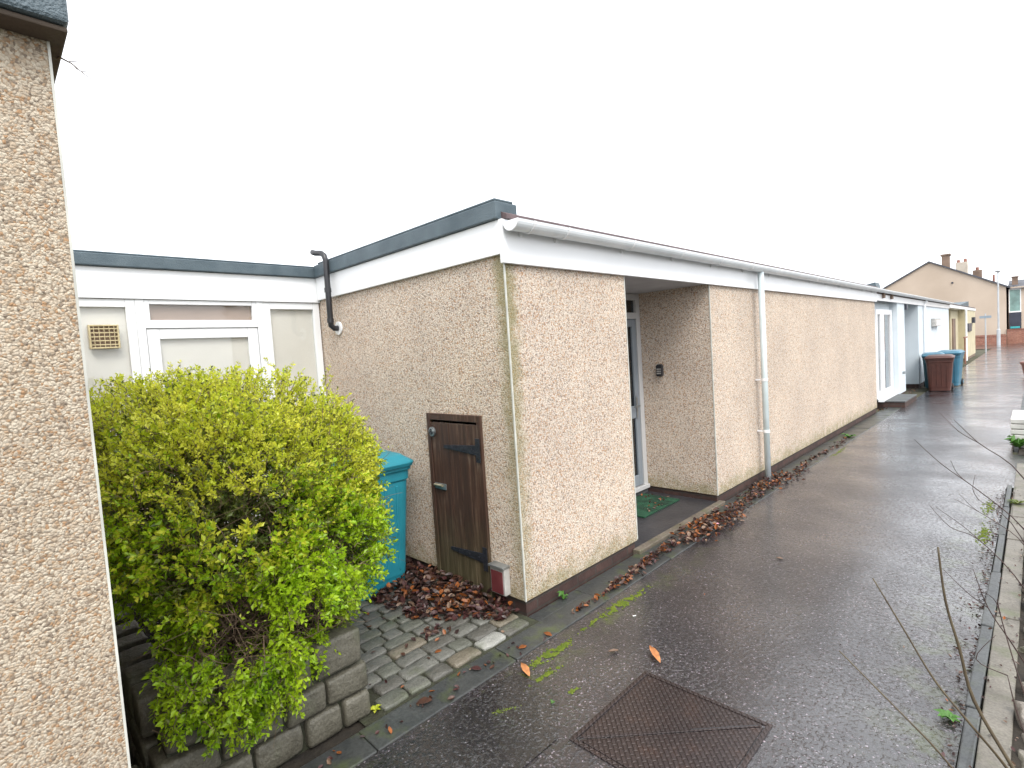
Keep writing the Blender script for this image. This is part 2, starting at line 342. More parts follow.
M['litter'] = [mat('dead_leaf_brown', (0.062, 0.025, 0.014), 0.5, var=0.4, vscale=30), mat('dead_leaf_dark', (0.031, 0.015, 0.013), 0.45, var=0.3, vscale=30),
               mat('dead_leaf_orange', (0.213, 0.065, 0.013), 0.5, var=0.35, vscale=30), mat('dead_leaf_tan', (0.190, 0.123, 0.084), 0.55, var=0.3, vscale=30), mat('dead_leaf_maroon', (0.054, 0.018, 0.017), 0.45, var=0.3, vscale=30)]
M['moss'] = mat('bright_moss', (0.093, 0.145, 0.010), 0.9, var=0.35, vscale=25, bump=1.0, bscale=300, col2=(0.187, 0.230, 0.017))
M['weed'] = mat('weed_leaf', (0.072, 0.192, 0.028), 0.5, var=0.3, vscale=20, trans=0.2)
M['crisp_white'] = mat('white_litter', (.7, .7, .68), 0.5)
M['ball'] = mat('dull_red_rubber', (.22, .02, .03), 0.4, var=0.2, vscale=20)

def cover_mat():
    mt = bpy.data.materials.new('rusty_cast_iron'); mt.use_nodes = True; g = G(mt)
    x, y, z = g.xyz()
    cb = g.N.new('ShaderNodeCombineXYZ'); g.L.new(x, cb.inputs[0]); g.L.new(y, cb.inputs[1])
    mp = g.N.new('ShaderNodeMapping'); mp.inputs['Rotation'].default_value = (0, 0, R(45)); g.L.new(cb.outputs[0], mp.inputs[0])
    br = g.N.new('ShaderNodeTexBrick'); g.L.new(mp.outputs[0], br.inputs['Vector']); br.inputs['Scale'].default_value = 1
    br.inputs['Brick Width'].default_value = 0.042; br.inputs['Row Height'].default_value = 0.021; br.inputs['Mortar Size'].default_value = 0.0050; br.inputs['Mortar Smooth'].default_value = 0.6
    tread = g.math('SUBTRACT', 1.0, br.outputs['Fac'])
    n = g.noise(7, 7, .65)
    col = g.ramp(n, [(0.3, (.026, .017, .017)), (0.55, (.046, .028, .025)), (0.75, (.095, .046, .030))])
    col = g.mix(g.math('MULTIPLY', tread, 0.35), g.mix(.5, col, (.025, .02, .018)), (.075, .06, .06))
    g.L.new(col, g.b.inputs['Base Color']); g.b.inputs['Metallic'].default_value = 0.25
    g.L.new(g.math('MULTIPLY_ADD', g.noise(18, 5), 0.25, 0.08), g.b.inputs['Roughness'])
    g.L.new(g.bump(g.math('ADD', tread, g.math('MULTIPLY', g.noise(90, 4), .3)), 0.9, 0.004), g.b.inputs['Normal'])
    return mt
M['cover'] = cover_mat()

# ------------------------------------------------------------------ mesh helpers
class MB:
    def __init__(s): s.v = []; s.f = []; s.mi = []
    def add(s, vs, fs, mi=0):
        o = len(s.v); s.v += [tuple(v) for v in vs]; s.f += [tuple(i + o for i in f) for f in fs]; s.mi += [mi] * len(fs); return s
    def box(s, x0, x1, y0, y1, z0, z1, mi=0, jit=0.0):
        vs = [(x, y, z) for z in (z0, z1) for y in (y0, y1) for x in (x0, x1)]
        if jit: vs = [tuple(c + random.uniform(-jit, jit) for c in v) for v in vs]
        return s.add(vs, [(0, 2, 3, 1), (4, 5, 7, 6), (0, 1, 5, 4), (2, 6, 7, 3), (0, 4, 6, 2), (1, 3, 7, 5)], mi)
    def prism(s, pts, axis, a, b, mi=0):
        """extrude a 2D outline along an axis"""
        def P(p, t): return {'x': (t, p[0], p[1]), 'y': (p[0], t, p[1]), 'z': (p[0], p[1], t)}[axis]
        n = len(pts); vs = [P(p, a) for p in pts] + [P(p, b) for p in pts]
        fs = [tuple(range(n)), tuple(range(2 * n - 1, n - 1, -1))] + [(i, i + n, (i + 1) % n + n, (i + 1) % n) for i in range(n)]
        return s.add(vs, fs, mi)
    def tube(s, path, rad, n=10, mi=0, cap=True):
        path = [Vector(p) for p in path]
        if isinstance(rad, (int, float)): rad = [rad] * len(path)
        rings = []; vs = []; up = None
        for i, p in enumerate(path):
            d = (path[min(i + 1, len(path) - 1)] - path[max(i - 1, 0)]).normalized()
            if up is None:
                up = Vector((0, 0, 1)) if abs(d.z) < .9 else Vector((1, 0, 0))
            a = d.cross(up).normalized(); b = a.cross(d).normalized(); up = b
            for k in range(n):
                t = 2 * math.pi * k / n
                vs.append(p + (a * math.cos(t) + b * math.sin(t)) * rad[i])
        fs = []
        for i in range(len(path) - 1):
            for k in range(n):
                fs.append((i * n + k, i * n + (k + 1) % n, (i + 1) * n + (k + 1) % n, (i + 1) * n + k))
        if cap: fs += [tuple(range(n - 1, -1, -1)), tuple(range((len(path) - 1) * n, len(path) * n))]
        return s.add(vs, fs, mi)
    def build(s, name, mt, parent=None, bevel=0.0, smooth=False, seg=2):
        me = bpy.data.meshes.new(name); me.from_pydata(s.v, [], s.f); me.update()
        ms = mt if isinstance(mt, list) else [mt]
        for x in ms: me.materials.append(x)
        if len(ms) > 1: me.polygons.foreach_set('material_index', s.mi)
        bm = bmesh.new(); bm.from_mesh(me); bmesh.ops.recalc_face_normals(bm, faces=bm.faces); bm.to_mesh(me); bm.free()
        o = bpy.data.objects.new(name, me); scene.collection.objects.link(o)
        if parent:
            o.parent = parent; o.matrix_parent_inverse = parent_inv(parent)
        if smooth:
            for p in me.polygons: p.use_smooth = True
        if bevel:
            b = o.modifiers.new('bevel', 'BEVEL'); b.width = bevel; b.segments = seg; b.limit_method = 'ANGLE'; b.angle_limit = R(40)
        return o
def parent_inv(p):
    mw = Matrix.Translation(p.location) @ p.rotation_euler.to_matrix().to_4x4()
    q = p.parent
    return Matrix.Identity(4) if q else mw.inverted()   # parts of an empty are written in world coordinates
def tag(o, label=None, cat=None, group=None, kind=None):
    if label: o['label'] = label
    if cat: o['category'] = cat
    if group: o['group'] = group
    if kind: o['kind'] = kind
    return o
def empty(name, loc, label, cat, group=None, rz=0):
    o = bpy.data.objects.new(name, None); scene.collection.objects.link(o); o.empty_display_size = 0.2
    o.location = loc; o.rotation_euler = (0, 0, rz); return tag(o, label, cat, group)
def structure(name, mb, mt, **k): return tag(mb.build(name, mt, **k), kind='structure')
def sheet(mb, x0, x1, y0, y1, z, nx=1, ny=1):
    vs = []; fs = []
    for j in range(ny + 1):
        for i in range(nx + 1): vs.append((x0 + (x1 - x0) * i / nx, y0 + (y1 - y0) * j / ny, z))
    for j in range(ny):
        for i in range(nx):
            a = j * (nx + 1) + i; fs.append((a, a + 1, a + nx + 2, a + nx + 1))
    return mb.add(vs, fs)

# ------------------------------------------------------------------ ground
structure('ground', sheet(MB(), -400, 400, -300, 500, -0.03), M['ground'])
structure('footpath', sheet(sheet(sheet(MB(), 0.30, 2.18, -8, 44, 0.0), -30, 30, 44.0, 52.2, 0.0), 2.18, 7.0, 5.1, 7.0, 0.0), M['tarmac'])
structure('tarmac_patch', MB().add([(0.36, -1.9, .004), (0.86, -1.85, .004), (0.87, -.72, .004), (.66, -.47, .004), (.37, -.50, .004)], [(0, 1, 2, 3, 4)]), M['tarmac_patch'])
ch = MB()
y = -4.0
while y < 11.5:
    ln = 0.9; ch.box(0.115 if y < -.15 else 0.012, 0.297, y, y + ln - .006, -0.05, 0.006, jit=0.003); y += ln
ch.box(.012, .113, .0, .495, -.05, .004)
structure('drainage_channel', ch, M['channel'], bevel=0.006)
ch2 = sheet(MB(), -2.6, 0.30, -2.4, 0.0, -0.012)
structure('bare_soil', ch2, M['soil'])
# right-hand kerb edging, verge strip and garden
kb = MB(); y = -3.0
while y < 5.0:
    kb.box(2.184, 2.230, y, y + .9 - .012, -0.08, 0.030, jit=0.006); y += .9
y = 7.35
while y < 40:
    kb.box(2.184, 2.230, y, y + .9 - .008, -0.08, 0.03, jit=0.003); y += .9
structure('kerb', kb, M['kerb'], bevel=0.006)
vg = MB(); y = -3.0
while y < 4.9:
    vg.box(2.238, 2.338, y, y + 1.55, -0.08, 0.022, jit=0.003); y += 1.56
vg.box(2.25, 3.2, 3.9, 5.05, -.08, 0.030)
structure('verge', vg, M['verge'], bevel=0.005)
structure('garden_soil', sheet(sheet(MB(), 2.237, 9, -3.2, 5.1, 0.008), 2.237, 9, 7.0, 44, 0.004), M['soil'])

# ------------------------------------------------------------------ main bungalow
H = empty('bungalow', (0, 0, 0), 'long flat roofed bungalow with tan pebbledash walls, white fascia and recessed porch', 'house')
YE = 10.9
wb = MB()
wb.box(-6, 0, 0, 1.385, .10, 2.42)
wb.box(-6, -0.97, 1.385, 2.99, .10, 2.42)
wb.box(-6, 0, 2.99, YE, .10, 2.42)
wb.box(-6, -2.68, -2.3, 0, .10, 2.42)
wb.build('wall', M['pebble'], H)
pl = MB()
pl.box(-5.9, -.018, .018, 1.37, -.1, .10); pl.box(-5.9, -.018, 3.005, YE - .01, -.1, .10); pl.box(-2.66, -.99, 1.37, 3.005, -.1, .10)
pl.box(-5.9, -2.62, -2.28, .0, -.1, .10)
pl.build('plinth', M['plinth'], H)
for (x, yy, z0) in ((0, 0, .10), (0, 1.385, .11), (0, 2.99, .10)):
    MB().box(x - .006, x + .004, yy - .004, yy + .006, z0, 2.36).build('corner_bead', M['bead'], H)
MB().box(-.965, -.015, 1.40, 2.985, 2.335, 2.36).build('porch_ceiling', M['porch_ceiling'], H)
MB().box(-.97, -.016, 1.37, 3.004, -.1, .03).build('porch_floor', M['slab'], H, bevel=.004)
MB().box(-.016, .055, 1.33, 3.05, -.1, .036).build('threshold', M['threshold'], H, bevel=.006)
# fascias
fm = MB()
fm.box(0.004, .035, -.035, YE + .05, 2.325, 2.60)
fm.box(-2.57, .003, -.032, -.002, 2.385, 2.60)
fm.box(-2.60, -2.571, -2.28, -.002, 2.365, 2.60)
fm.build('fascia', M['upvc'], H, bevel=.003)
fe = MB()
fe.box(-2.53, .012, -.060, .14, 2.602, 2.715); fe.box(-2.72, -2.535, -2.28, .14, 2.602, 2.695)
fe.box(-2.47, .0, -.050, .12, 2.717, 2.735); fe.box(-2.72, -2.55, -2.28, .10, 2.697, 2.712)
fe.build('roof_edge', M['felt'], H, bevel=.008)
MB().prism([(.013, 2.602), (.060, 2.602), (.060, 2.628), (.013, 2.65)], 'y', -.01, YE + .05).build('eaves_strip', M['eaves'], H)
rf = MB(); rf.box(-5.9, .010, .14, YE + .05, 2.601, 2.648); rf.box(-5.9, -2.72, -2.28, .14, 2.601, 2.67)
rf.build('roof', M['felt_top'], H)
# gutter : real half-round channel with thickness
def gutter(mb, x, z, r, y0, y1, n=12):
    out = [(x + math.cos(math.pi + math.pi * k / n) * r, z + math.sin(math.pi + math.pi * k / n) * r) for k in range(n + 1)]
    inn = [(x + math.cos(2 * math.pi - math.pi * k / n) * (r - .004), z + math.sin(2 * math.pi - math.pi * k / n) * (r - .004)) for k in range(n + 1)]
    mb.prism(out + inn, 'y', y0, y1)
GX, GZ, GR = .108, 2.575, .062
gm = MB(); gutter(gm, GX, GZ, GR, -.02, YE + .1); g_ = gm.build('gutter', M['upvc_dirty'], H)
def disc(mb, x, z, r, y0, y1, n=12):
    mb.prism([(x + math.cos(math.pi + math.pi * k / n) * r, z + math.sin(math.pi + math.pi * k / n) * r) for k in range(n + 1)], 'y', y0, y1)
d = MB(); disc(d, GX, GZ, GR + .004, -.032, -.018); d.build('end_cap', M['upvc'], g_, bevel=.003)
yb = .12
for k in range(14):
    b = MB(); gutter(b, GX, GZ, GR + .006, yb, yb + .022); b.box(.036, .05, yb, yb + .022, 2.50, 2.58)
    b.build('bracket', M['upvc'], g_); yb += .83 if k else .35
# downpipe
PY = 4.17
pp = MB(); pp.tube([(.104, PY, 2.515), (.104, PY, 1.2), (.104, PY, .0)], .034, 14)
p_ = pp.build('downpipe', M['pipe_grey'], H, smooth=True)
for z in (1.24, .62):
    c = MB(); c.tube([(.104, PY, z - .016), (.104, PY, z + .016)], .039, 14); c.box(.003, .075, PY - .020, PY + .020, z - .008, z + .008); c.build('pipe_clip', M['upvc'], p_)
# porch front door, seen edge on
fd = MB(); fx = -.862
D = None
fr = MB()
fr.box(fx - .035, fx + .035, 2.905, 2.985, .13, 2.33); fr.box(fx - .035, fx + .035, 1.95, 2.03, .13, 2.33)
fr.box(fx - .034, fx + .034, 2.03, 2.905, 2.26, 2.33); fr.box(fx - .034, fx + .034, 2.03, 2.905, 2.05, 2.12)
fr.box(fx - .04, fx + .06, 1.95, 2.987, .085, .13); fr.build('door_frame', M['frame_grey'], H, bevel=.004)
MB().box(fx - .05, fx + .03, 1.95, 2.985, .031, .084).build('doorstep', M['kerb'], H)
dr = MB(); dr.box(fx - .02, fx + .025, 2.82, 2.90, .14, 2.045); dr.box(fx - .02, fx + .025, 2.035, 2.12, .14, 2.045)
dr.box(fx - .019, fx + .024, 2.12, 2.82, .14, .26); dr.box(fx - .019, fx + .024, 2.12, 2.82, .92, 1.06); dr.box(fx - .019, fx + .024, 2.12, 2.82, 1.96, 2.045)
do = dr.build('front_door', M['door_frame'], H, bevel=.006)
gp = MB(); gp.box(fx - .004, fx + .004, 2.12, 2.82, .26, .92); gp.box(fx - .004, fx + .004, 2.12, 2.82, 1.06, 1.96); gp.build('pane', M['glass_dark'], do)
hd = MB(); hd.box(fx + .026, fx + .034, 2.82, 2.85, .92, 1.16); hd.tube([(fx + .03, 2.835, 1.06), (fx + .07, 2.835, 1.06), (fx + .072, 2.72, 1.06)], .009, 8); hd.build('handle', M['steel'], do)
MB().box(fx - .004, fx + .004, 2.03, 2.905, 2.12, 2.26).build('transom_light', M['glass_dark'], H)
# wall between porch door jamb and pillar, keeps the porch closed
MB().box(-.955, -.85, 1.386, 1.95, .10, 2.335).build('porch_side_panel', M['pebble'], H)
# key safe on porch wall
ks = MB(); ks.prism([(-.635 + .075 * a, 1.385 + .135 * b) for a, b in ((0, .1), (.12, 0), (.88, 0), (1, .1), (1, .85), (.8, 1), (.2, 1), (0, .85))], 'y', 2.945, 2.989)
k_ = ks.build('key_safe', M['black_plastic'], H, bevel=.006)
kb_ = MB()
for a in range(3):
    for b in range(3): kb_.box(-.622 + a * .018, -.610 + a * .018, 2.941, 2.946, 1.41 + b * .024, 1.424 + b * .024)
kb_.build('keypad', M['grey_trim'], k_)
# storage cupboard door on side wall
cd = MB(); cd.box(-.935, -.895, -.022, .02, .02, 1.335); cd.box(-.355, -.315, -.022, .02, .02, 1.335); cd.box(-.895, -.355, -.021, .02, 1.285, 1.335)
cd.build('cupboard_frame', M['wood'], H, bevel=.004)
dd = MB()
for k in range(5):
    x0 = -.893 + k * .1075; dd.box(x0 + .001, x0 + .1055, -.014 - .001 * (k % 2), .02, .03, 1.265)
dd.build('cupboard_door', M['wood'], H, bevel=.003)
cdoor = bpy.data.objects['cupboard_door']
MB().box(-.893, -.357, .0, .02, 1.266, 1.284).build('gap', M['gap_shade'], cdoor)  # near-black strip painting in the shade of the slit above the door
for z in (1.09, .315):
    h = MB(); h.prism([(-.350, z + .035), (-.372, z + .035), (-.73, z + .012), (-.745, z), (-.73, z - .012), (-.372, z - .035), (-.350, z - .035)], 'y', -.024, -.0165)
    h.box(-.372, -.328, -.029, -.0235, z - .085, z + .085)
    for xx in (-.42, -.52, -.64): h.tube([(xx, -.028, z), (xx, -.020, z)], .007, 8)
    h.build('strap_hinge', M['iron'], cdoor, bevel=.001)
lt = MB(); lt.box(-.880, -.745, -.024, -.016, .755, .800); lt.build('latch_plate', M['steel'], cdoor, bevel=.002)
lt = MB(); lt.tube([(-.875, -.033, .785), (-.78, -.033, .785)], .010, 10); lt.build('bolt', M['brass'], cdoor)
nm = MB(); nm.tube([(-.865, -.016, 1.195), (-.865, -.034, 1.195)], .036, 20); nm.tube([(-.865, -.033, 1.195), (-.865, -.038, 1.195)], .026, 20)
nm.build('door_disc', M['steel'], cdoor, bevel=.002)
nb = MB(); nb.tube([(-.865, -.0375, 1.178), (-.850, -.042, 1.182), (-.848, -.042, 1.194), (-.860, -.042, 1.199), (-.876, -.042, 1.193), (-.878, -.042, 1.181), (-.862, -.042, 1.176)], .0035, 6)
nb.tube([(-.877, -.042, 1.188), (-.870, -.042, 1.210), (-.858, -.042, 1.216)], .0035, 6); nb.build('numeral', M['iron'], cdoor)
# meter box near corner
mb = MB(); mb.box(-.275, -.135, -.055, -.001, .115, .30); mo = mb.build('meter_box', M['grey_trim'], H, bevel=.006)
MB().box(-.262, -.150, -.062, -.0555, .125, .280).build('meter_door', M['maroon'], mo, bevel=.003)
MB().box(-.280, -.130, -.070, -.001, .302, .318).build('meter_cap', M['steel'], mo, bevel=.003)
# black waste pipe on side wall
wp = MB(); wp.tube([(-2.23, .0, 2.09), (-2.23, -.055, 2.09), (-2.225, -.085, 2.115), (-2.22, -.09, 2.16), (-2.215, -.09, 2.71), (-2.225, -.095, 2.755), (-2.27, -.10, 2.785), (-2.36, -.115, 2.80), (-2.40, -.12, 2.815)], .026, 14)
w_ = wp.build('vent_pipe', M['black_plastic'], H, smooth=True)
MB().tube([(-2.23, -.001, 2.09), (-2.23, -.018, 2.09)], .062, 24).build('wall_collar', M['upvc'], w_, bevel=.003)
for z in (2.14, 2.42): MB().tube([(-2.22, -.09, z), (-2.22, -.09, z + .04)], .031, 14).build('pipe_joint', M['black_plastic'], w_)

# ---- glazed wing wall (x = -2.6)
gx = -2.60
def frame_rect(mb, x0, x1, y0, y1, z0, z1, w):
    mb.box(x0, x1, y0, y0 + w, z0, z1); mb.box(x0, x1, y1 - w, y1, z0, z1)
    mb.box(x0 + .001, x1 - .001, y0 + w, y1 - w, z0, z0 + w); mb.box(x0 + .001, x1 - .001, y0 + w, y1 - w, z1 - w, z1)
def window(y0, y1, z0, z1, w, blind=True, name='window'):
    a = MB(); frame_rect(a, gx - .026, gx + .012, y0, y1, z0, z1, w); o = a.build(name, M['upvc'], H, bevel=.004)
    MB().box(gx - .02, gx - .012, y0 + w, y1 - w, z0 + w, z1 - w).build('pane', M['glass'], o)
    return o
o = window(-.545, -.012, .88, 2.362, .062)
MB().box(gx - .034, gx - .030, -.52, -.04, .90, 2.335).build('blind', M['blind'], o)
o = window(-2.28, -1.515, .88, 2.362, .062)
MB().box(gx - .034, gx - .030, -2.26, -1.54, .90, 2.335).build('blind', M['blind'], o)
# extractor vent in left pane
v = MB(); frame_rect(v, gx - .01, gx + .035, -1.82, -1.635, 1.985, 2.165, .012)
vo = v.build('extractor_vent', M['vent'], o, bevel=.003)
sl = MB()
for k in range(1, 6): sl.box(gx + .016, gx + .030, -1.808, -1.647, 1.985 + .030 * k - .004, 1.985 + .030 * k + .004)
for k in range(1, 6): sl.box(gx + .024, gx + .033, -1.82 + .031 * k - .002, -1.82 + .031 * k + .002, 1.997, 2.153)
sl.build('grille', M['vent'], vo); MB().box(gx - .009, gx + .002, -1.808, -1.647, 1.997, 2.153).build('vent_back', M['curtain'], vo)
# door set
o = window(-1.455, -.605, 2.165, 2.362, .035, name='toplight')
MB().box(gx - .034, gx - .030, -1.44, -.62, 2.17, 2.35).build('lining', M['curtain'], o)
a = MB(); a.box(gx - .061, gx + .014, -1.514, -1.456, .10, 2.362); a.box(gx - .06, gx + .015, -.604, -.546, .10, 2.362)
a.box(gx - .06, gx + .016, -1.456, -.604, 2.135, 2.164); a.build('door_frame', M['upvc'], H, bevel=.003)
a = MB(); frame_rect(a, gx - .026, gx + .006, -1.452, -.608, .12, 2.132, .085); a.box(gx - .049, gx + .005, -1.367, -.693, .90, 1.02)
a.box(gx - .03, gx - .01, -1.367, -.693, .205, .90)
o = a.build('glazed_door', M['upvc'], H, bevel=.005)
MB().box(gx - .02, gx - .012, -1.367, -.693, 1.02, 2.047).build('pane', M['glass'], o)
MB().box(gx - .034, gx - .030, -1.40, -.66, .60, 2.10).build('blind', M['blind'], o)
a = MB(); a.box(gx + .006, gx + .014, -.672, -.642, .95, 1.17); a.tube([(gx + .014, -.657, 1.1), (gx + .05, -.657, 1.1), (gx + .052, -.76, 1.1)], .009, 8); a.build('handle', M['steel'], o)
MB().box(-2.679, -2.60, -.545, -.012, .10, .875).build('infill_panel', M['pebble'], H)
MB().box(-2.679, -2.60, -2.28, -1.515, .10, .875).build('infill_panel', M['pebble'], H)

# ------------------------------------------------------------------ neighbouring bungalow, near left
B = empty('near_bungalow', (1.2, -2.3, 0), 'ochre pebbledash end wall of the nearest bungalow with dark felt roof edge', 'house')
MB().box(-6, 1.2, -9, -2.290, .10, 2.50).build('wall', M['pebble_near'], B)
MB().box(-5.9, 1.18, -8.9, -2.32, -.1, .10).build('plinth', M['plinth'], B)
MB().box(1.1975, 1.2018, -2.2925, -2.2885, .10, 2.35).build('corner_bead', M['bead'], B)
MB().box(-6, 1.250, -9, -2.268, 2.346, 2.3555).build('soffit', M['soffit'], B, bevel=.003)
MB().box(-6, 1.262, -9, -2.266, 2.356, 2.56).box(-6, 1.255, -9, -2.270, 2.561, 2.58).build('roof_edge', M['felt'], B, bevel=.008)
MB().box(1.2005, 1.206, -3.35, -2.452, .15, 1.105).build('dark_panel', M['navy'], B, bevel=.002)
# twig sprouting above the roof edge
tw = MB(); tw.tube([(-.1, -2.27, 2.60), (0.05, -2.20, 2.72), (.12, -2.13, 2.80)], [.004, .003, .0015], 5)

# ------------------------------------------------------------------ stone planter
P = tag(None or bpy.data.objects.new('stone_planter', None), 'low weathered grey stone planter wall under the golden hedge', 'stone wall')
scene.collection.objects.link(P); P.location = (-.5, -1.7, 0)
sw = MB()
def block(x0, x1, y0, y1, z0, z1, j=.0055):
    """one rough stone: subdivided box with noisy rounded faces"""
    nx, ny, nz = [max(2, min(6, int((b - a) / .05))) for a, b in ((x0, x1), (y0, y1), (z0, z1))]
    bm = bmesh.new(); bmesh.ops.create_cube(bm, size=1)
    bmesh.ops.subdivide_edges(bm, edges=bm.edges[:], cuts=3, use_grid_fill=True)
    off = Vector((random.uniform(0, 50), random.uniform(0, 50), 0)); c = Vector(((x0 + x1) / 2, (y0 + y1) / 2, (z0 + z1) / 2)); s = Vector((x1 - x0, y1 - y0, z1 - z0))
    vs = []
    for v in bm.verts:
        p = v.co.copy(); q = p * 2
        eb = .018
        p = Vector([math.copysign(.5 - eb / max(.05, sz_), t) if .2 < abs(t) < .3 else t for t, sz_ in zip(p, s)])
        k = sum(1 for t in q if abs(t) > .99)
        sh = {1: 0.0, 2: .006, 3: .010}.get(k, 0)
        w = Vector((p.x * s.x, p.y * s.y, p.z * s.z))
        w = w - Vector((math.copysign(sh, q.x) if abs(q.x) > .99 else 0, math.copysign(sh, q.y) if abs(q.y) > .99 else 0, math.copysign(sh, q.z) if abs(q.z) > .99 else 0)) * (1 if k > 1 else 0) * .7
        w += c; nn = noise.noise_vector(w * 11 + off) * j * 1.2 + noise.noise_vector(w * 35 + off) * j * .45
        vs.append(w + nn)
    fs = [tuple(v.index for v in f.verts) for f in bm.faces]; bm.free(); sw.add(vs, fs)
FX = .05
rows = [(0.0, .135, [-2.10, -1.90, -1.74, -1.52, -1.335, -1.185], .016), (.148, .272, [-2.09, -1.86, -1.60, -1.405, -1.185], .014), (.288, .46, [-2.06, -1.845, -1.715, -1.59, -1.46, -1.20], .030)]
for z0, z1, ys, gap in rows:
    for a, b in zip(ys[:-1], ys[1:]):
        dz = random.uniform(-.012, .012); block(FX - .17 + random.uniform(-.01, .01), FX + random.uniform(-.012, .01), a + gap / 2, b - gap / 2, z0 + .002, z1 + (dz if z0 > .2 else 0))
    x = FX - .18
    while x > -1.3:
        l = random.uniform(.16, .3); block(x - l + gap / 2, x - gap / 2, -1.35, -1.195 + random.uniform(-.01, .01), z0 + .002, z1); 
        block(x - l + gap / 2, x - gap / 2, -2.09, -1.94, z0 + .002, z1); x -= l
so = sw.build('stonework', M['wallstone'], P, smooth=True)
MB().box(-1.4, FX - .035, -2.04, -1.225, -.05, .30).build('mortar_core', M['joint'], P)
MB().box(-1.38, FX - .15, -1.96, -1.33, .30, .44).build('planter_soil', M['soil'], P)

# ------------------------------------------------------------------ cobbled setts
sw = MB(); sets_mi = []
sheetm = sheet(MB(), -1.5, .114, -1.26, -.005, .004); structure('paving_bed', sheetm, M['joint'])
def sett(cx, cy, lx, ly, rot, mi, h=.022):
    bm = bmesh.new(); bmesh.ops.create_cube(bm, size=1); bmesh.ops.subdivide_edges(bm, edges=bm.edges[:], cuts=4, use_grid_fill=True)
    off = Vector((random.uniform(0, 50), random.uniform(0, 50), 0)); vs = []
    tl = (random.uniform(-.02, .02), random.uniform(-.02, .02))
    for v in bm.verts:
        p = Vector([math.copysign(.425, t) if .25 < abs(t) < .35 else t for t in v.co]); ex = abs(p.x) * 2; ey = abs(p.y) * 2
        rr = max(0, (ex ** 10 + ey ** 10) - .5)
        w = Vector((p.x * lx * (1 - .05 * ey ** 4), p.y * ly * (1 - .10 * ex ** 4), 0)); w.rotate(Matrix.Rotation(rot, 3, 'Z'))
        z = (-.03 if p.z < 0 else h * (1 - .45 * min(1, rr))) + w.x * tl[0] + w.y * tl[1]
        if -.49 < p.z < .49: z = -.03 + (h * .5 + .03) * (p.z + .5)
        w += Vector((cx, cy, z)); w += noise.noise_vector(w * 14 + off) * .007 + noise.noise_vector(w * 45 + off) * .0022
        vs.append(w)
    fs = [tuple(v.index for v in f.verts) for f in bm.faces]; bm.free(); sw.add(vs, fs, mi)
x = .098; row = 0
while x > -1.45:
    wd = random.uniform(.098, .118); y = -1.17 + (row % 2) * .09 + random.uniform(-.03, .03)
    if row == 0: y = -1.15
    while y < -.03:
        l = random.choice([.13, .17, .20, .23]) * random.uniform(.92, 1.08)
        if y + l > .0: l = -.005 - y
        if l > .06:
            mi = random.choice([0, 0, 1, 1, 3, 0, 2 if random.random() < .5 else 1])
            if row == 0 and -.56 < y + l / 2 < -.36: mi = 4
            if row == 1 and -.25 < y < -.1: mi = 2
            sett(x - wd / 2, y + l / 2, wd - random.uniform(.005, .012), l - random.uniform(.006, .014), random.uniform(-.03, .03), mi)
        y += l
    x -= wd; row += 1
structure('cobbled_paving', sw, M['sett'], smooth=True)

# ------------------------------------------------------------------ manhole cover
C = empty('manhole_cover', (1.24, -.37, 0), 'rusty cast iron manhole cover of two triangular plates in the wet path', 'manhole cover')
mx0, mx1, my0, my1 = .915, 1.565, -.70, -.045
a = MB(); frame_rect(a, 0, 1, 0, 1, 0, 1, .1)
fr = MB(); w = .022
fr.box(mx0, mx0 + w, my0, my1, -.02, .007); fr.box(mx1 - w, mx1, my0, my1, -.02, .007)
fr.box(mx0 + w, mx1 - w, my0, my0 + w, -.02, .006); fr.box(mx0 + w, mx1 - w, my1 - w, my1, -.02, .006)
fr.build('frame', M['cover'], C, bevel=.003)
e = .027; gdg = .012
MB().prism([(mx0 + e, my0 + e + gdg), (mx1 - e - gdg, my1 - e), (mx0 + e, my1 - e)], 'z', -.02, .005).build('cover_plate', M['cover'], C, bevel=.002)
MB().prism([(mx0 + e + gdg, my0 + e), (mx1 - e, my0 + e), (mx1 - e, my1 - e - gdg)], 'z', -.02, .005).build('cover_plate', M['cover'], C, bevel=.002)
rb = MB(); rb.tube([(mx0 + e + .02, my0 + e + .02, .006), (mx1 - e - .01, my1 - e - .01, .004)], .0035, 6); rb.build('seam_rib', M['cover'], C)
MB().tube([(1.30, -.304, .0065), (mx1 - e - .02, my1 - e - .018, .0065)], .0028, 6).build('seam_bar', M['grey_trim_dark'], C)  # rib added for the pale line along the right half of the seam
MB().box(mx0 + .005, mx1 - .005, my0 + .005, my1 - .005, -.03, -.016).build('cover_bed', M['joint'], C)

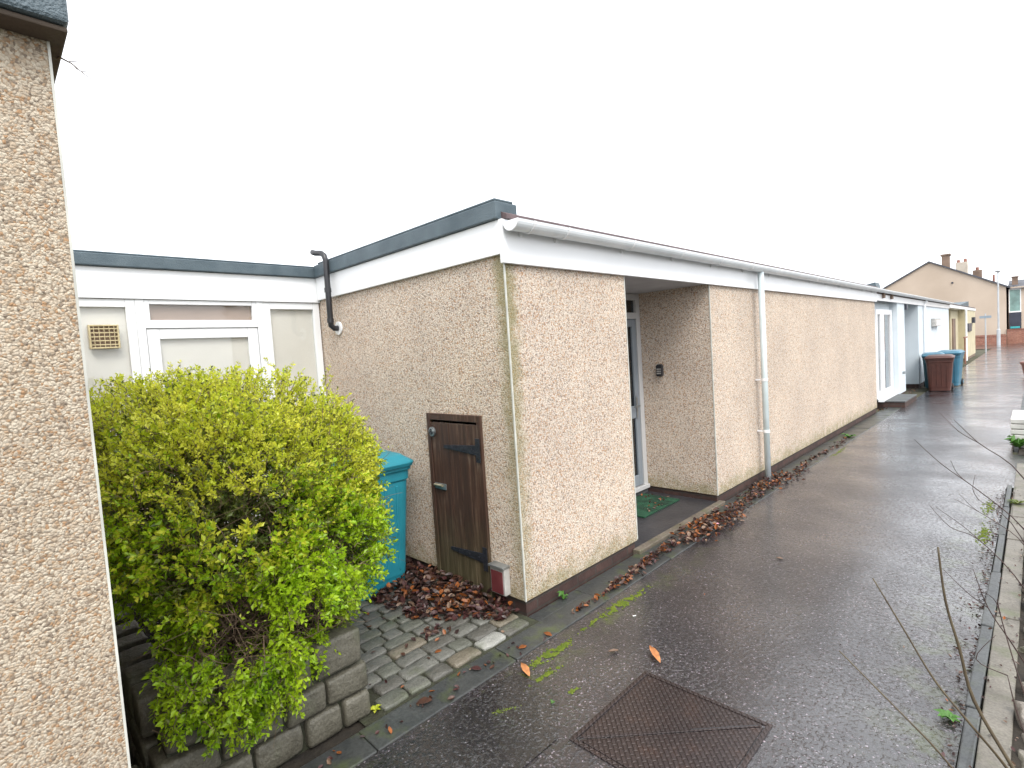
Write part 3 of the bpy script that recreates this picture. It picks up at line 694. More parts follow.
# ------------------------------------------------------------------ wheelie bins
def make_bin(name, x, y, rz, m_body, m_lid, label, group='wheelie bins along the house fronts', h=1.07, scale=1.0):
    o = empty(name, (x, y, 0), label, 'wheelie bin', group)
    w, dp = .58, .72
    pts0 = [(-.22, -.26), (.22, -.26), (.24, -.24), (.24, .24), (-.24, .24), (-.24, -.24)]
    bm = MB()
    levels = [(.02, .80), (.10, .81), (.12, .83), (.85, .985), (.86, 1.02), (.93, 1.03), (.935, 1.08), (.965, 1.08)]
    vs = []; n = 16
    def ring(s, hx, hy, z):
        out = []; r = .06
        for (sx, sy, a0) in ((1, 1, 0), (-1, 1, 90), (-1, -1, 180), (1, -1, 270)):
            for k in range(4):
                t = R(a0 + k * 30); out.append((sx * (hx * s - r) + math.cos(t) * r, sy * (hy * s - r) + math.sin(t) * r, z))
        return out
    for z, s in levels: vs += ring(s, w / 2 * .93, dp / 2 * .92, z)
    fs = []
    for i in range(len(levels) - 1):
        for k in range(n): fs.append((i * n + k, i * n + (k + 1) % n, (i + 1) * n + (k + 1) % n, (i + 1) * n + k))
    fs.append(tuple(range(n - 1, -1, -1))); fs.append(tuple(range((len(levels) - 1) * n, len(levels) * n)))
    bm.add(vs, fs)
    for xx in (-.15, -.05, .05, .15):   # shallow moulded ribs on the front face
        bm.add([(xx - .012, -dp / 2 * .77, .16), (xx + .012, -dp / 2 * .77, .16), (xx + .012, -dp / 2 * .905, .82), (xx - .012, -dp / 2 * .905, .82), (xx - .008, -dp / 2 * .79, .16), (xx + .008, -dp / 2 * .79, .16), (xx + .008, -dp / 2 * .925, .82), (xx - .008, -dp / 2 * .925, .82)],
               [(0, 1, 5, 4), (1, 2, 6, 5), (2, 3, 7, 6), (3, 0, 4, 7), (4, 5, 6, 7)])
    def place(ob):
        ob.parent = o; ob.matrix_parent_inverse = Matrix.Identity(4); return ob
    b = bm.build('bin_body', m_body, None, bevel=.004); place(b)
    ld = MB(); vs = []; lv = [(.972, 1.10), (1.0, 1.13), (1.012, 1.10), (1.035, .98), (1.055, .90), (1.068, .70)]
    for z, s in lv:
        rg = ring(s, w / 2 * .93, dp / 2 * .92, z)
        rg = [(p[0], p[1] - .01, p[2] + p[1] * .03) for p in rg]; vs += rg
    fs = []
    for i in range(len(lv) - 1):
        for k in range(n): fs.append((i * n + k, i * n + (k + 1) % n, (i + 1) * n + (k + 1) % n, (i + 1) * n + k))
    fs.append(tuple(range(n - 1, -1, -1))); fs.append(tuple(range((len(lv) - 1) * n, len(lv) * n)))
    ld.add(vs, fs); place(ld.build('lid', m_lid, None, bevel=.004))
    hn = MB(); hn.tube([(-.20, .33, .96), (-.20, .40, .98), (.20, .40, .98), (.20, .33, .96)], .014, 8); place(hn.build('handle', m_body, None))
    for s in (-1, 1):
        wh = MB(); wh.tube([(s * .20, .27, .10), (s * .255, .27, .10)], .098, 20); wo = place(wh.build('wheel', M['rubber'], None, bevel=.01))
        hb = MB(); hb.tube([(s * .256, .27, .10), (s * .262, .27, .10)], .05, 14); hh = hb.build('hub', m_body, None); hh.parent = wo
    o.rotation_euler = (0, 0, rz); o.scale = scale if isinstance(scale, tuple) else (scale, scale, scale)
    return o
make_bin('wheelie_bin', -1.335, -.42, R(88), M['blue_bin'], M['blue_bin'], 'turquoise blue wheelie bin half hidden behind the golden hedge beside the cupboard door', scale=.99)
make_bin('wheelie_bin', .56, 15.70, R(3), M['brown_bin'], M['brown_bin'], 'brown wheelie bin standing on the wet path in front of the white house', scale=(1.03, 1, .90))
make_bin('wheelie_bin', .63, 17.2, R(-3), M['pale_blue_bin'], M['pale_blue_bin'], 'pale blue wheelie bin standing right behind the brown bin', scale=(1, 1, .95))
make_bin('wheelie_bin', .33, 16.52, R(6), M['teal_bin'], M['pale_blue_bin'], 'dark teal wheelie bin between the brown bin and the white wall', scale=(.85, 1, .93))

# ------------------------------------------------------------------ white bungalow beyond
W2 = empty('white_bungalow', (0, 11, 0), 'white painted flat roofed bungalow next along the path', 'house')
a = MB(); a.box(-5, -.16, YE, 13.42, .10, 2.45); a.box(-5, 0, 13.42, 14.4, .12, 2.45); a.box(-5, -.95, 14.4, 16.6, .1, 2.45); a.box(-5, 0, 16.6, 24.0, .1, 2.45)
a.build('wall', M['white_wall'], W2)
a = MB(); a.box(-4.9, -.02, 13.44, 14.38, -.1, .12); a.box(-4.9, -.02, 16.62, 23.98, -.1, .10); a.box(-4.9, -.14, YE + .02, 13.4, -.1, .10); a.build('plinth', M['plinth'], W2)
MB().box(.003, .03, YE + .06, 24.0, 2.36, 2.50).build('fascia', M['upvc'], W2)
a = MB(); gutter(a, .10, 2.575, .06, YE + .12, 24.05); a.build('gutter', M['upvc_dirty'], W2)
MB().box(-4.9, .04, YE + .06, 24, 2.50, 2.60).build('roof', M['felt_top'], W2)
for yy in (11.5, 12.4):
    MB().box(.031, .075, yy, yy + .12, 2.42, 2.52).build('bracket', M['chimney_brown'], W2)
a = MB(); a.box(-.16, -.10, 11.62, 11.72, .19, 2.20); a.box(-.16, -.10, 12.05, 12.42, .19, 2.20); a.box(-.16, -.10, 13.20, 13.40, .19, 2.20); a.box(-.16, -.101, 11.72, 13.2, 2.08, 2.199); a.box(-.16, -.101, 11.72, 13.2, .191, .34)
o = a.build('patio_door', M['upvc'], W2, bevel=.004)
MB().box(-.14, -.13, 11.72, 12.05, .34, 2.08).box(-.14, -.13, 12.42, 13.2, .34, 2.08).build('pane', M['glass_dark'], o)
MB().box(-.158, -.15, 11.72, 13.24, .34, 2.08).build('door_lining', M['curtain'], o)
a = MB(); a.box(-.10, .0, 11.60, 13.41, .135, .19); a.build('door_sill', M['upvc'], W2)
a = MB(); a.box(-.155, .36, 11.75, 13.3, -.05, .115); a.build('step', M['plinth'], W2, bevel=.01)
MB().box(-.155, .37, 11.74, 13.31, .116, .145).build('step_slab', M['kerb'], W2, bevel=.008)
a = MB(); a.tube([(.045, 17.5, 0), (.045, 17.5, 2.4), (.10, 17.5, 2.50)], .034, 10); a.build('downpipe', M['upvc'], W2)
a = MB(); a.box(.002, .10, 19.2, 20.6, 1.72, 1.98); o = a.build('meter_cupboard', M['grey_trim'], W2, bevel=.01)
MB().box(.101, .11, 19.5, 20.5, 1.74, 1.93).build('cupboard_lid', M['upvc'], o)
a = MB(); a.box(-.95, -.50, 13.8, 14.3, 2.60, 2.80); a.prism([(-.98, 2.80), (-.47, 2.80), (-.50, 2.95), (-.9, 2.88)], 'y', 13.8, 14.3); a.build('roof_hatch', M['felt'], W2, bevel=.01)
MB().box(.002, .05, 14.42, 14.55, 2.2, 2.34).build('canopy_end', M['navy'], W2)
MB().tube([(.001, 14.0, .62), (.05, 14.0, .62)], .035, 10).build('outlet', M['steel'], W2)

# ------------------------------------------------------------------ cream bungalow
W3 = empty('cream_bungalow', (0, 24, 0), 'cream yellow painted flat roofed bungalow beyond the white one', 'house')
a = MB(); a.box(-5, -1.0, 24.0, 27.4, .1, 2.45); a.box(-5, -.25, 27.4, 30.5, .1, 2.45); a.box(-5, 0.0, 30.5, 36.2, .1, 2.45); a.build('wall', M['cream_wall'], W3)
a = MB(); a.box(-4.9, -.02, 30.52, 36.18, -.1, .1); a.box(-4.9, -.27, 27.42, 30.5, -.1, .1); a.build('plinth', M['chimney_brown'], W3)
MB().box(-4.9, .03, 24.05, 36.3, 2.40, 2.52).build('fascia', M['upvc_dirty'], W3)
MB().box(-4.9, .0, 24.05, 36.25, 2.521, 2.58).build('roof', M['felt_top'], W3)
MB().prism([(31, 2.581), (36.1, 2.581), (36.1, 2.95), (31, 2.64)], 'x', -3.0, -.25).build('roof_box', M['felt'], W3)
a = MB(); a.tube([(.05, 30.3, 0), (.05, 30.3, 2.45)], .045, 10); a.build('downpipe', M['upvc'], W3)
MB().box(.002, .12, 34.0, 34.6, 1.75, 2.05).build('wall_lamp', M['navy'], W3)
MB().box(.002, .05, 31.6, 33.4, 1.35, 1.75).build('window', M['navy'], W3)
MB().box(-.249, -.20, 27.8, 28.8, .1, 2.0).build('door', M['chimney_brown'], W3)
a = MB(); a.tube([(.2, 27.6, 0), (.2, 27.6, 1.15)], .03, 6); a.tube([(.2, 27.2, 1.15), (.2, 28.6, 1.15)], .03, 6); tag(a.build('hand_rail', M['pot']), 'rusty brown hand rail outside the cream bungalow', 'rail')

# ------------------------------------------------------------------ far two-storey house
F = empty('gable_house', (-3.8, 53, 0), 'tall beige roughcast gable end house at the far end of the path', 'house')
gy = 53.0
MB().prism([(-8.4, -.1), (.74, -.1), (.74, 4.32), (-3.84, 6.90), (-8.4, 4.32)], 'y', gy, gy + 9).build('wall', M['gable'], F)
a = MB(); a.prism([(-3.84, 7.02), (-3.84, 6.90), (.95, 4.20), (.98, 4.32)], 'y', gy - .12, gy + 9.1); a.prism([(-3.84, 7.02), (-3.84, 6.90), (-8.62, 4.20), (-8.65, 4.32)], 'y', gy - .12, gy + 9.1); a.build('roof', M['slate'], F)
MB().box(-3.05, -2.58, gy + .05, gy + .9, 6.2, 7.30).box(-3.12, -2.51, gy + .0, gy + .95, 7.30, 7.42).build('chimney', M['chimney_brown'], F)
o = MB().box(-2.5, -1.75, gy + 4, gy + 4.8, 5.8, 6.95).build('chimney', M['chimney_cream'], F)
for k, (cx, z) in enumerate(((-2.35, 7.2), (-1.9, 7.25))): MB().tube([(cx, gy + 4.4, 6.95), (cx, gy + 4.4, z)], [.13, .10], 10).build('chimney_pot', M['pot'], o)
o = MB().box(-1.6, -1.0, gy + 6.8, gy + 7.4, 5.2, 6.35).build('chimney', M['chimney_brown'], F)
MB().tube([(-1.3, gy + 7, 6.35), (-1.3, gy + 7, 6.6)], .12, 10).build('chimney_pot', M['pot'], o)
MB().tube([(.02, gy + 1, 4.4), (.02, gy + 1, 5.4)], .07, 8).build('flue', M['pot'], F)
MB().box(-2.45, -2.33, gy - .06, gy - .003, 5.0, 5.12).build('wall_vent', M['navy'], F)
MB().box(-8.35, .70, gy - .02, gy - .002, -.1, .75).build('brick_base', M['brick_red'], F)
# right house
Q = empty('slate_roof_house', (3.5, 53.6, 0), 'beige house with dark slate roof and tall window at the right edge', 'house')
gy2 = 53.6
MB().box(.86, 9, gy2, gy2 + 8, -.1, 4.3).build('wall', M['gable'], Q)
MB().prism([(gy2 - .25, 4.15), (gy2 + 4, 5.0), (gy2 + 8.2, 4.15)], 'x', .80, 9.2).build('roof', M['slate'], Q)
MB().box(1.02, 1.36, gy2 + 1.6, gy2 + 2.2, 4.3, 5.10).box(.98, 1.40, gy2 + 1.55, gy2 + 2.25, 5.10, 5.18).build('chimney', M['chimney_brown'], Q)
a = MB(); frame_rect(a, 0, 1, 0, 1, 0, 1, .1)
a = MB(); a.box(.88, .93, gy2 - .06, gy2 - .003, 2.35, 4.15); a.box(1.50, 1.56, gy2 - .06, gy2 - .003, 2.35, 4.15); a.box(.93, 1.50, gy2 - .06, gy2 - .003, 2.35, 2.45); a.box(.93, 1.50, gy2 - .06, gy2 - .003, 4.07, 4.15)
o = a.build('window', M['upvc'], Q); MB().box(.93, 1.5, gy2 - .04, gy2 - .02, 2.45, 4.07).build('pane', mat('painted_green_reflection', (.22, .36, .33), .08, var=.4, vscale=1.5), o)  # pane colour paints in a greenish sky reflection
MB().box(.88, 1.56, gy2 - .05, gy2 - .003, 1.05, 2.34).build('dark_cladding', M['navy'], Q)
MB().box(.95, 1.48, gy2 - .07, gy2 - .051, 1.14, 1.28).build('teal_strip', M['teal_strip'], Q)
a = MB(); a.box(.78, 9, 52.9, 53.15, -.1, 1.06); a.box(.75, 9.03, 52.86, 53.19, 1.061, 1.10)
tag(a.build('garden_wall', M['brick_red']), 'orange red brick garden wall below the slate roofed house', 'wall')
a = MB(); a.box(-4.0, .76, 52.45, 52.62, -.1, .62); a.box(-4.0, .77, 52.42, 52.65, .621, .67)
tag(a.build('garden_wall', M['brick_red']), 'low brick wall along the foot of the beige gable', 'wall')
# lamp and sign
S = empty('street_lamp', (.42, 50, 0), 'slim grey street lamp post in front of the beige gable', 'street lamp')
MB().tube([(.42, 50, 0), (.42, 50, 1.15), (.42, 50, 1.2), (.42, 50, 5.3)], [.11, .11, .06, .045], 12).build('pole', M['lamp_steel'], S)
MB().tube([(.42, 50, 5.28), (.42, 50, 5.36), (.42, 50, 5.44)], [.08, .19, .17], 12).build('lantern', M['lamp_steel'], S)
S = empty('sign_post', (.28, 39, 0), 'thin grey post with a small pale plate near the far corner', 'sign')
MB().tube([(.28, 39, 0), (.28, 39, 2.25)], .035, 10).build('post', M['lamp_steel'], S)
MB().box(.02, .54, 38.95, 38.965, 1.98, 2.12).build('plate', M['sign_face'], S, bevel=.004)

# ------------------------------------------------------------------ right side clutter
a = empty('slatted_box', (2.4, 8.2, 0), 'low white slatted box beside the kerb on the right', 'planter')
for k in range(5):
    MB().box(2.15, 2.75, 7.55, 8.6, .04 + k * .074, .04 + k * .074 + .058).build('slat', M['upvc_dull'], a, bevel=.006)
MB().box(2.17, 2.73, 7.57, 8.58, -.02, .385).build('inner_box', M['grey_trim'], a)
sw = MB()
for (x0, y0, s) in ((2.33, 6.95, .16), (2.52, 7.0, .18), (2.30, 7.22, .12)): block(x0, x0 + s * 1.2, y0, y0 + s, -.02, s * .6)
tag(sw.build('border_stone', M['pebble_stone'], smooth=True), 'pinkish rough stones by the white slatted box', 'stones')
y = -.5; k = 0
BL = 'one of the pale rounded stones edging the garden along the verge'
while y < 3.6:
    sw = MB(); s = random.uniform(.09, .16)
    block(2.345 + random.uniform(0, .03), 2.47 + random.uniform(0, .05), y, y + s, -.03, random.uniform(.02, .08), j=.03)
    tag(sw.build('border_stone', M['pebble_stone'], smooth=True), BL, 'stone', 'rounded border stones along the verge'); y += s + random.uniform(.01, .05); k += 1
a = empty('flower_pot', (2.30, 20, 0), 'round reddish terracotta pot standing by the far kerb', 'flower pot')
MB().tube([(2.30, 20, 0), (2.30, 20, .40), (2.30, 20, .41), (2.30, 20, .47)], [.17, .24, .27, .27], 16).build('pot', M['pot'], a)

# ------------------------------------------------------------------ porch mat
a = MB(); sheetpts = []
a.box(-.80, -.36, 2.10, 2.84, .031, .048); tag(a.build('door_mat', M['mat_green'], bevel=.004), 'green bristle door mat with fallen leaves in the porch', 'door mat')
a = MB()
bm = bmesh.new(); bmesh.ops.create_icosphere(bm, subdivisions=3, radius=.055); a.add([v.co + Vector((.12, -2.19, .30)) for v in bm.verts], [tuple(v.index for v in f.verts) for f in bm.faces]); bm.free()
tag(a.build('ball', M['ball'], smooth=True), 'dull red ball wedged in the dark gap beside the planter', 'ball')
MB()
a = MB(); a.box(-.1, .2, -2.26, -2.12, -.02, .246); tag(a.build('rubble_block', M['wallstone'], bevel=.01), 'dark stone block filling the gap beside the planter', 'stone')

# ------------------------------------------------------------------ fallen leaves
def leaf_verts(c, s, rz, tilt, curl, elong=.55):
    """curled lobed leaf, 9 verts"""
    rows_ = [(-.5, 0.03), (-.2, .34), (.1, .42), (.38, .2), (.5, .02)]
    Mx = Matrix.Rotation(rz, 3, 'Z') @ Matrix.Rotation(tilt[0], 3, 'X') @ Matrix.Rotation(tilt[1], 3, 'Y')
    vs = []
    for t, w in rows_:
        for sgn in (-1, 0, 1):
            p = Vector((t, sgn * w * elong * 1.3, curl * (abs(sgn) * w * .9 + t * t * .7))) * s
            vs.append(Mx @ p + Vector(c))
    fs = []
    for i in range(4):
        for j in range(2): a = i * 3 + j; fs.append((a, a + 1, a + 4, a + 3))
    return vs, fs
lit = MB()
def litter(n, fn, smin=.03, smax=.065, weights=(6, 4, 1.5, 1.2, 4)):
    for _ in range(n):
        x, y, z = fn(); s = random.uniform(smin, smax); t = .75
        vs, fs = leaf_verts((x, y, z + s * .12), s, random.uniform(0, 6.3), (random.gauss(0, t * .6), random.gauss(0, t * .6)), random.uniform(.1, .8))
        lit.add(vs, fs, random.choices(range(5), weights)[0])
def corner_pile():
    while True:
        x = random.uniform(-1.5, -.06); y = random.uniform(-.62, -.02)
        lim = -.10 - .42 * math.exp(-((x + .62) / .42) ** 2) - .05 * noise.noise(Vector((x * 6, y * 6, 0)))
        if x < -.75: lim = -.55
        if y > lim: return x, y, .02 + random.random() * .09 * min(1, (y - lim) * 3 + .1)
litter(1500, corner_pile, weights=(6, 5, 1.1, 1.0, 5))
def corner_orange():
    return random.gauss(-.52, .11), min(-.03, random.gauss(-.22, .09)), .05 + random.random() * .05
litter(120, corner_orange, weights=(3, 1, 6, 2, 1))
def strip():
    while True:
        y = random.uniform(.2, 7.5); w = .045 + .10 * math.exp(-((y - 2.25) / .45) ** 2) + .07 * math.exp(-((y - 4.1) / .7) ** 2)
        if y < .7: w *= .5
        if random.random() < (.95 if .6 < y < 4.9 else .25):
            c = .205 + (.06 if 1.8 < y < 2.8 else 0) + .03 * math.sin(y * 3)
            return random.gauss(c, w * .62), y, .010 + random.random() * .035 * math.exp(-((y - 2.6) / 1.6) ** 2)
litter(1250, strip, .024, .050, weights=(5, 4, 2.2, 1.5, 4))
def strip_hot():
    return random.gauss(.23, .07), random.gauss(2.25, .28), .03 + random.random() * .05
litter(260, strip_hot, .03, .06, weights=(4, 2, 4, 3, 2))
litter(60, lambda: (random.gauss(.15, .06), random.gauss(4.15, .22), .03 + random.random() * .03), weights=(3, 1, 5, 2, 1))
litter(420, lambda: (2.180 - abs(random.gauss(0, .045)), random.uniform(-.8, 5.0), .004), .008, .026, weights=(5, 7, .4, 1.2, 4))
litter(160, lambda: (random.choice([random.uniform(2.25, 2.34), random.gauss(2.335, .012), random.gauss(2.236, .006)]), random.uniform(-.6, 4.9), .026), .008, .024, weights=(5, 6, .6, 1.5, 3))
litter(34, lambda: (random.uniform(-1.0, .06), random.uniform(-1.15, -.2), .026), .02, .045, weights=(4, 3, 2, 1, 3))
litter(26, lambda: (random.gauss(-.30, .05), random.gauss(-.56, .05), .03), .03, .05, weights=(3, 2, 2, 2, 3))
litter(30, lambda: (random.uniform(-.78, -.38), random.uniform(2.12, 2.83), .052), .025, .05, weights=(4, 0, 3, 2, 1))
litter(36, lambda: (random.gauss(.21, .04), random.uniform(-1.6, -.1), .010), .02, .04, weights=(4, 2, 2, 2, 3))
litter(120, lambda: (random.uniform(-.1, .12), random.uniform(11.0, 17), .02), .03, .06)
litter(60, lambda: (random.uniform(.4, 2.1), random.uniform(.3, 9), .002), .006, .016, weights=(2, 2, 1, 5, 2))
tag(lit.build('fallen_leaves', M['litter']), 'heaps of brown fallen leaves along the house wall', 'leaves', kind='stuff')
# countable leaves lying alone on the path
def lone(x, y, s, rz, curl, mi, label, z=.003, tilt=(0.1, .1), el=.5):
    a = MB(); vs, fs = leaf_verts((0, 0, 0), s, 0, tilt, curl, el); a.add(vs, fs)
    o = a.build('fallen_leaf', M['litter'][mi], smooth=True); zmin = min(v.co.z for v in o.data.vertices)
    o.location = (x, y, z - zmin); o.rotation_euler = (0, 0, rz)
    sl_ = o.modifiers.new('thick', 'SOLIDIFY'); sl_.thickness = .0012
    tag(o, label, 'leaf', 'single leaves lying on the path'); return o
M['litter'].append(mat('dead_leaf_bright', (.50, .21, .08), 0.5, var=0.3, vscale=40))
lone(.885, .11, .15, R(-38), .45, 5, 'large curled orange brown leaf above the manhole cover', el=.24)
lone(.41, -.45, .12, R(-25), .45, 5, 'curled orange leaf beside the moss near the cobbles', el=.3)
lone(.68, .00, .07, R(60), .5, 3, 'small pale folded leaf between moss and manhole cover', el=.25)
lone(.27, -.10, .060, R(10), .5, 2, 'bright orange leaf by the house corner nearest the weed', z=.008)
lone(.245, -.30, .060, R(80), .4, 2, 'flat reddish orange leaf on the concrete channel', z=.008)
lone(.19, -.62, .065, R(40), .5, 4, 'brown lobed leaf on the channel below the cobbles', z=.008)
lone(-.10, -.66, .050, R(90), .3, 2, 'small orange leaf lying on the cobbles', z=.024)
lone(.20, -.98, .085, R(70), .6, 0, 'dark curled leaf on the channel near the planter', z=.008)
lone(.97, 1.88, .05, R(20), .5, 3, 'pale brown leaf on the path in front of the porch', z=.003)

# ------------------------------------------------------------------ moss cushions
ms = MB()
def mosspatch(cx, cy, lx, ly, ang, n):
    for _ in range(n):
        t = random.gauss(0, .42); u = random.gauss(0, .42)
        x = cx + math.cos(ang) * t * lx - math.sin(ang) * u * ly; y = cy + math.sin(ang) * t * lx + math.cos(ang) * u * ly
        if noise.noise(Vector((x * 25, y * 25, 1))) < -.12: continue
        r = random.uniform(.003, .008); h = r * random.uniform(.5, 1.0); k = 6
        vs = [(x + math.cos(6.283 * i / k) * r, y + math.sin(6.283 * i / k) * r * .9, .001) for i in range(k)] + [(x + random.uniform(-.3, .3) * r, y + random.uniform(-.3, .3) * r, h + .002)]
        ms.add(vs, [(i, (i + 1) % k, k) for i in range(k)])
for (cx, cy, lx, ly, ang, n) in ((.41, -.22, .16, .035, R(88), 1100), (.40, .50, .20, .04, R(88), 900), (.39, .16, .12, .02, R(90), 160), (.42, .78, .12, .02, R(92), 200), (.52, -.42, .16, .02, R(88), 160), (.72, -.42, .05, .02, R(80), 60),
                                 (.135, -.64, .05, .02, R(70), 150), (.55, -.75, .1, .02, R(60), 120), (2.08, 4.2, .3, .05, R(90), 200), (2.10, 3.3, .35, .05, R(90), 260), (.35, 6.3, .5, .03, R(90), 150)):
    mosspatch(cx, cy, lx, ly, ang, n)
tag(ms.build('moss', M['moss']), 'bright green moss growing in the tarmac', 'moss', kind='stuff')

# ------------------------------------------------------------------ small weeds
def weed(x, y, z, r, n, label, mt='weed', up=.35):
    a = MB()
    for k in range(n):
        ang = 6.283 * k / n + random.uniform(-.3, .3); rr = r * random.uniform(.6, 1.1); c = math.cos(ang); s = math.sin(ang); px, py = -s, c
        w = rr * .26; h1 = rr * up * random.uniform(.7, 1.6)
        vs = [(0, 0, 0), (c * rr * .5 + px * w, s * rr * .5 + py * w, h1), (c * rr, s * rr, h1 * .8), (c * rr * .5 - px * w, s * rr * .5 - py * w, h1), (c * rr * .55, s * rr * .55, h1 * .8)]
        a.add(vs, [(0, 1, 4), (1, 2, 4), (2, 3, 4), (3, 0, 4)])
    o = a.build('weed', M[mt]); o.location = (x, y, z); tag(o, label, 'weed', 'weeds growing at the path edges'); return o
weed(2.135, .48, .0, .055, 10, 'small bright green weed at the foot of the right kerb')
weed(.045, .33, .0, .055, 9, 'little green weed at the plinth right of the house corner', up=.8)
weed(.05, -1.17, .01, .035, 9, 'tiny yellow green weed at the end of the planter', 'leaf_yellow')
weed(2.22, 7.48, .0, .14, 20, 'leafy green plant at the foot of the white slatted box', up=.8)
weed(.70, -.56, .006, .018, 7, 'tiny weed between tarmac and the manhole cover edge')
weed(2.27, 4.35, .02, .09, 14, 'yellow green weed at the far end of the verge strip', 'leaf_olive')
weed(.20, 7.6, .0, .12, 12, 'low green weed in the channel by the long wall')
a = MB(); a.box(.0, .022, 0, .009, 0, .002); o = a.build('paper_scrap', M['crisp_white']); o.location = (.55, .42, .001); o.rotation_euler = (0, 0, .9); tag(o, 'tiny white scrap of paper on the path', 'litter')
a = MB(); a.add([(0, 0, .004), (.02, .004, .010), (.026, .022, .006), (.004, .02, .012)], [(0, 1, 2, 3)]); o = a.build('sweet_wrapper', mat('pink_foil', (.75, .35, .42), .3)); o.location = (.30, 2.25, .05); tag(o, 'pink and white wrapper among the leaves by the porch', 'litter')

# ------------------------------------------------------------------ golden hedge
HB = empty('hedge_bush', (-.55, -1.6, .42), 'bushy golden green privet hedge growing out of the stone planter', 'bush')
ELL = [  # centre, radii
    (Vector((-.62, -1.42, 1.13)), Vector((.72, .62, .62))),
    (Vector((-.85, -1.75, 1.22)), Vector((.70, .55, .56))),
    (Vector((-.20, -1.72, 1.08)), Vector((.46, .50, .56))),
    (Vector((-.10, -1.66, .66)), Vector((.36, .33, .37))),
    (Vector((-.36, -1.24, .84)), Vector((.42, .40, .42))),
    (Vector((.00, -1.72, .56)), Vector((.24, .36, .34))),
    (Vector((-.14, -1.40, .60)), Vector((.26, .24, .28))),
    (Vector((-.02, -1.50, .76)), Vector((.27, .32, .26))),
    (Vector((-.50, -1.06, 1.13)), Vector((.32, .31, .36))),
]
def inside(p):
    best = 9
    for c, r in ELL:
        q = p - c; d = math.sqrt((q.x / r.x) ** 2 + (q.y / r.y) ** 2 + (q.z / r.z) ** 2)
        best = min(best, d)
    return best
def dens(p):
    return noise.noise(p * 4.2 + Vector((3, 7, 1))) + .55 * noise.noise(p * 9.5)
LF = MB(); TW = MB()
def add_leaf(p, d, s, mi):
    """p: stalk point, d: direction of leaf"""
    d = d.normalized(); side = d.cross(Vector((random.uniform(-1, 1), random.uniform(-1, 1), random.uniform(.2, 1)))).normalized(); nrm = side.cross(d)
    w = s * .30; L_ = s
    a = p + d * L_ * .5 + side * w + nrm * w * .45; b = p + d * L_ * .5 - side * w + nrm * w * .45
    LF.add([p, a, p + d * L_, b], [(0, 1, 2), (0, 2, 3)], mi)
random.seed(21)
INNER = False
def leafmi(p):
    if INNER: return 2  # darker leaf colour stands in for the shade inside the hedge
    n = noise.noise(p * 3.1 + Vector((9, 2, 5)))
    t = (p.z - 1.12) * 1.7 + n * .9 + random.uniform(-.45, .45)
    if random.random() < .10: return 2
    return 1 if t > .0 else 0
def twig(p0, p1, r0, leaves=True, size=.022, n=8):
    pts = []; d = p1 - p0; L_ = d.length
    off = Vector((random.uniform(-1, 1), random.uniform(-1, 1), random.uniform(-.3, .8))) * L_ * .12
    for i in range(5):
        t = i / 4; pts.append(p0 + d * t + off * math.sin(math.pi * t) + Vector((random.gauss(0, .004), random.gauss(0, .004), random.gauss(0, .004))))
    TW.tube(pts, [r0, r0 * .85, r0 * .65, r0 * .5, r0 * .3], 3, cap=False)
    if leaves:
        for i in range(n):
            t = .15 + .85 * (i + .5) / n; k = min(3, int(t * 4)); q = pts[k].lerp(pts[k + 1], t * 4 - k)
            ax = (pts[k + 1] - pts[k]).normalized(); sd_ = ax.cross(Vector((random.uniform(-1, 1), random.uniform(-1, 1), random.uniform(-1, 1)))).normalized()
            for sg in (-1, 1):
                if random.random() < .9: add_leaf(q, ax * .7 + sd_ * sg + Vector((0, 0, .15)), size * random.uniform(.6, 1.2), leafmi(q))
        add_leaf(pts[-1], ax, size * .8, leafmi(pts[-1]))
# main limbs
roots = [Vector((-.9, -1.6, .40)), Vector((-.65, -1.75, .40)), Vector((-.45, -1.55, .40)), Vector((-.75, -1.45, .40)), Vector((-.3, -1.7, .40))]
limbs = []
for _ in range(70):
    while True:
        c, r = random.choice(ELL); v = Vector((random.gauss(0, 1), random.gauss(0, 1), random.gauss(0, 1))).normalized()
        tip = c + Vector((v.x * r.x, v.y * r.y, v.z * r.z)) * random.uniform(.5, .85)
        if inside(tip) < .9: break
    rt = random.choice(roots); mid = rt.lerp(tip, .5) + Vector((random.gauss(0, .06), random.gauss(0, .06), .08))
    pts = [rt, rt.lerp(mid, .5) + Vector((random.gauss(0, .02), random.gauss(0, .02), .02)), mid, mid.lerp(tip, .5) + Vector((random.gauss(0, .02),) * 3), tip]
    TW.tube(pts, [.011, .009, .007, .005, .003], 4, cap=False); limbs.append(pts)
cnt = 0; tries = 0
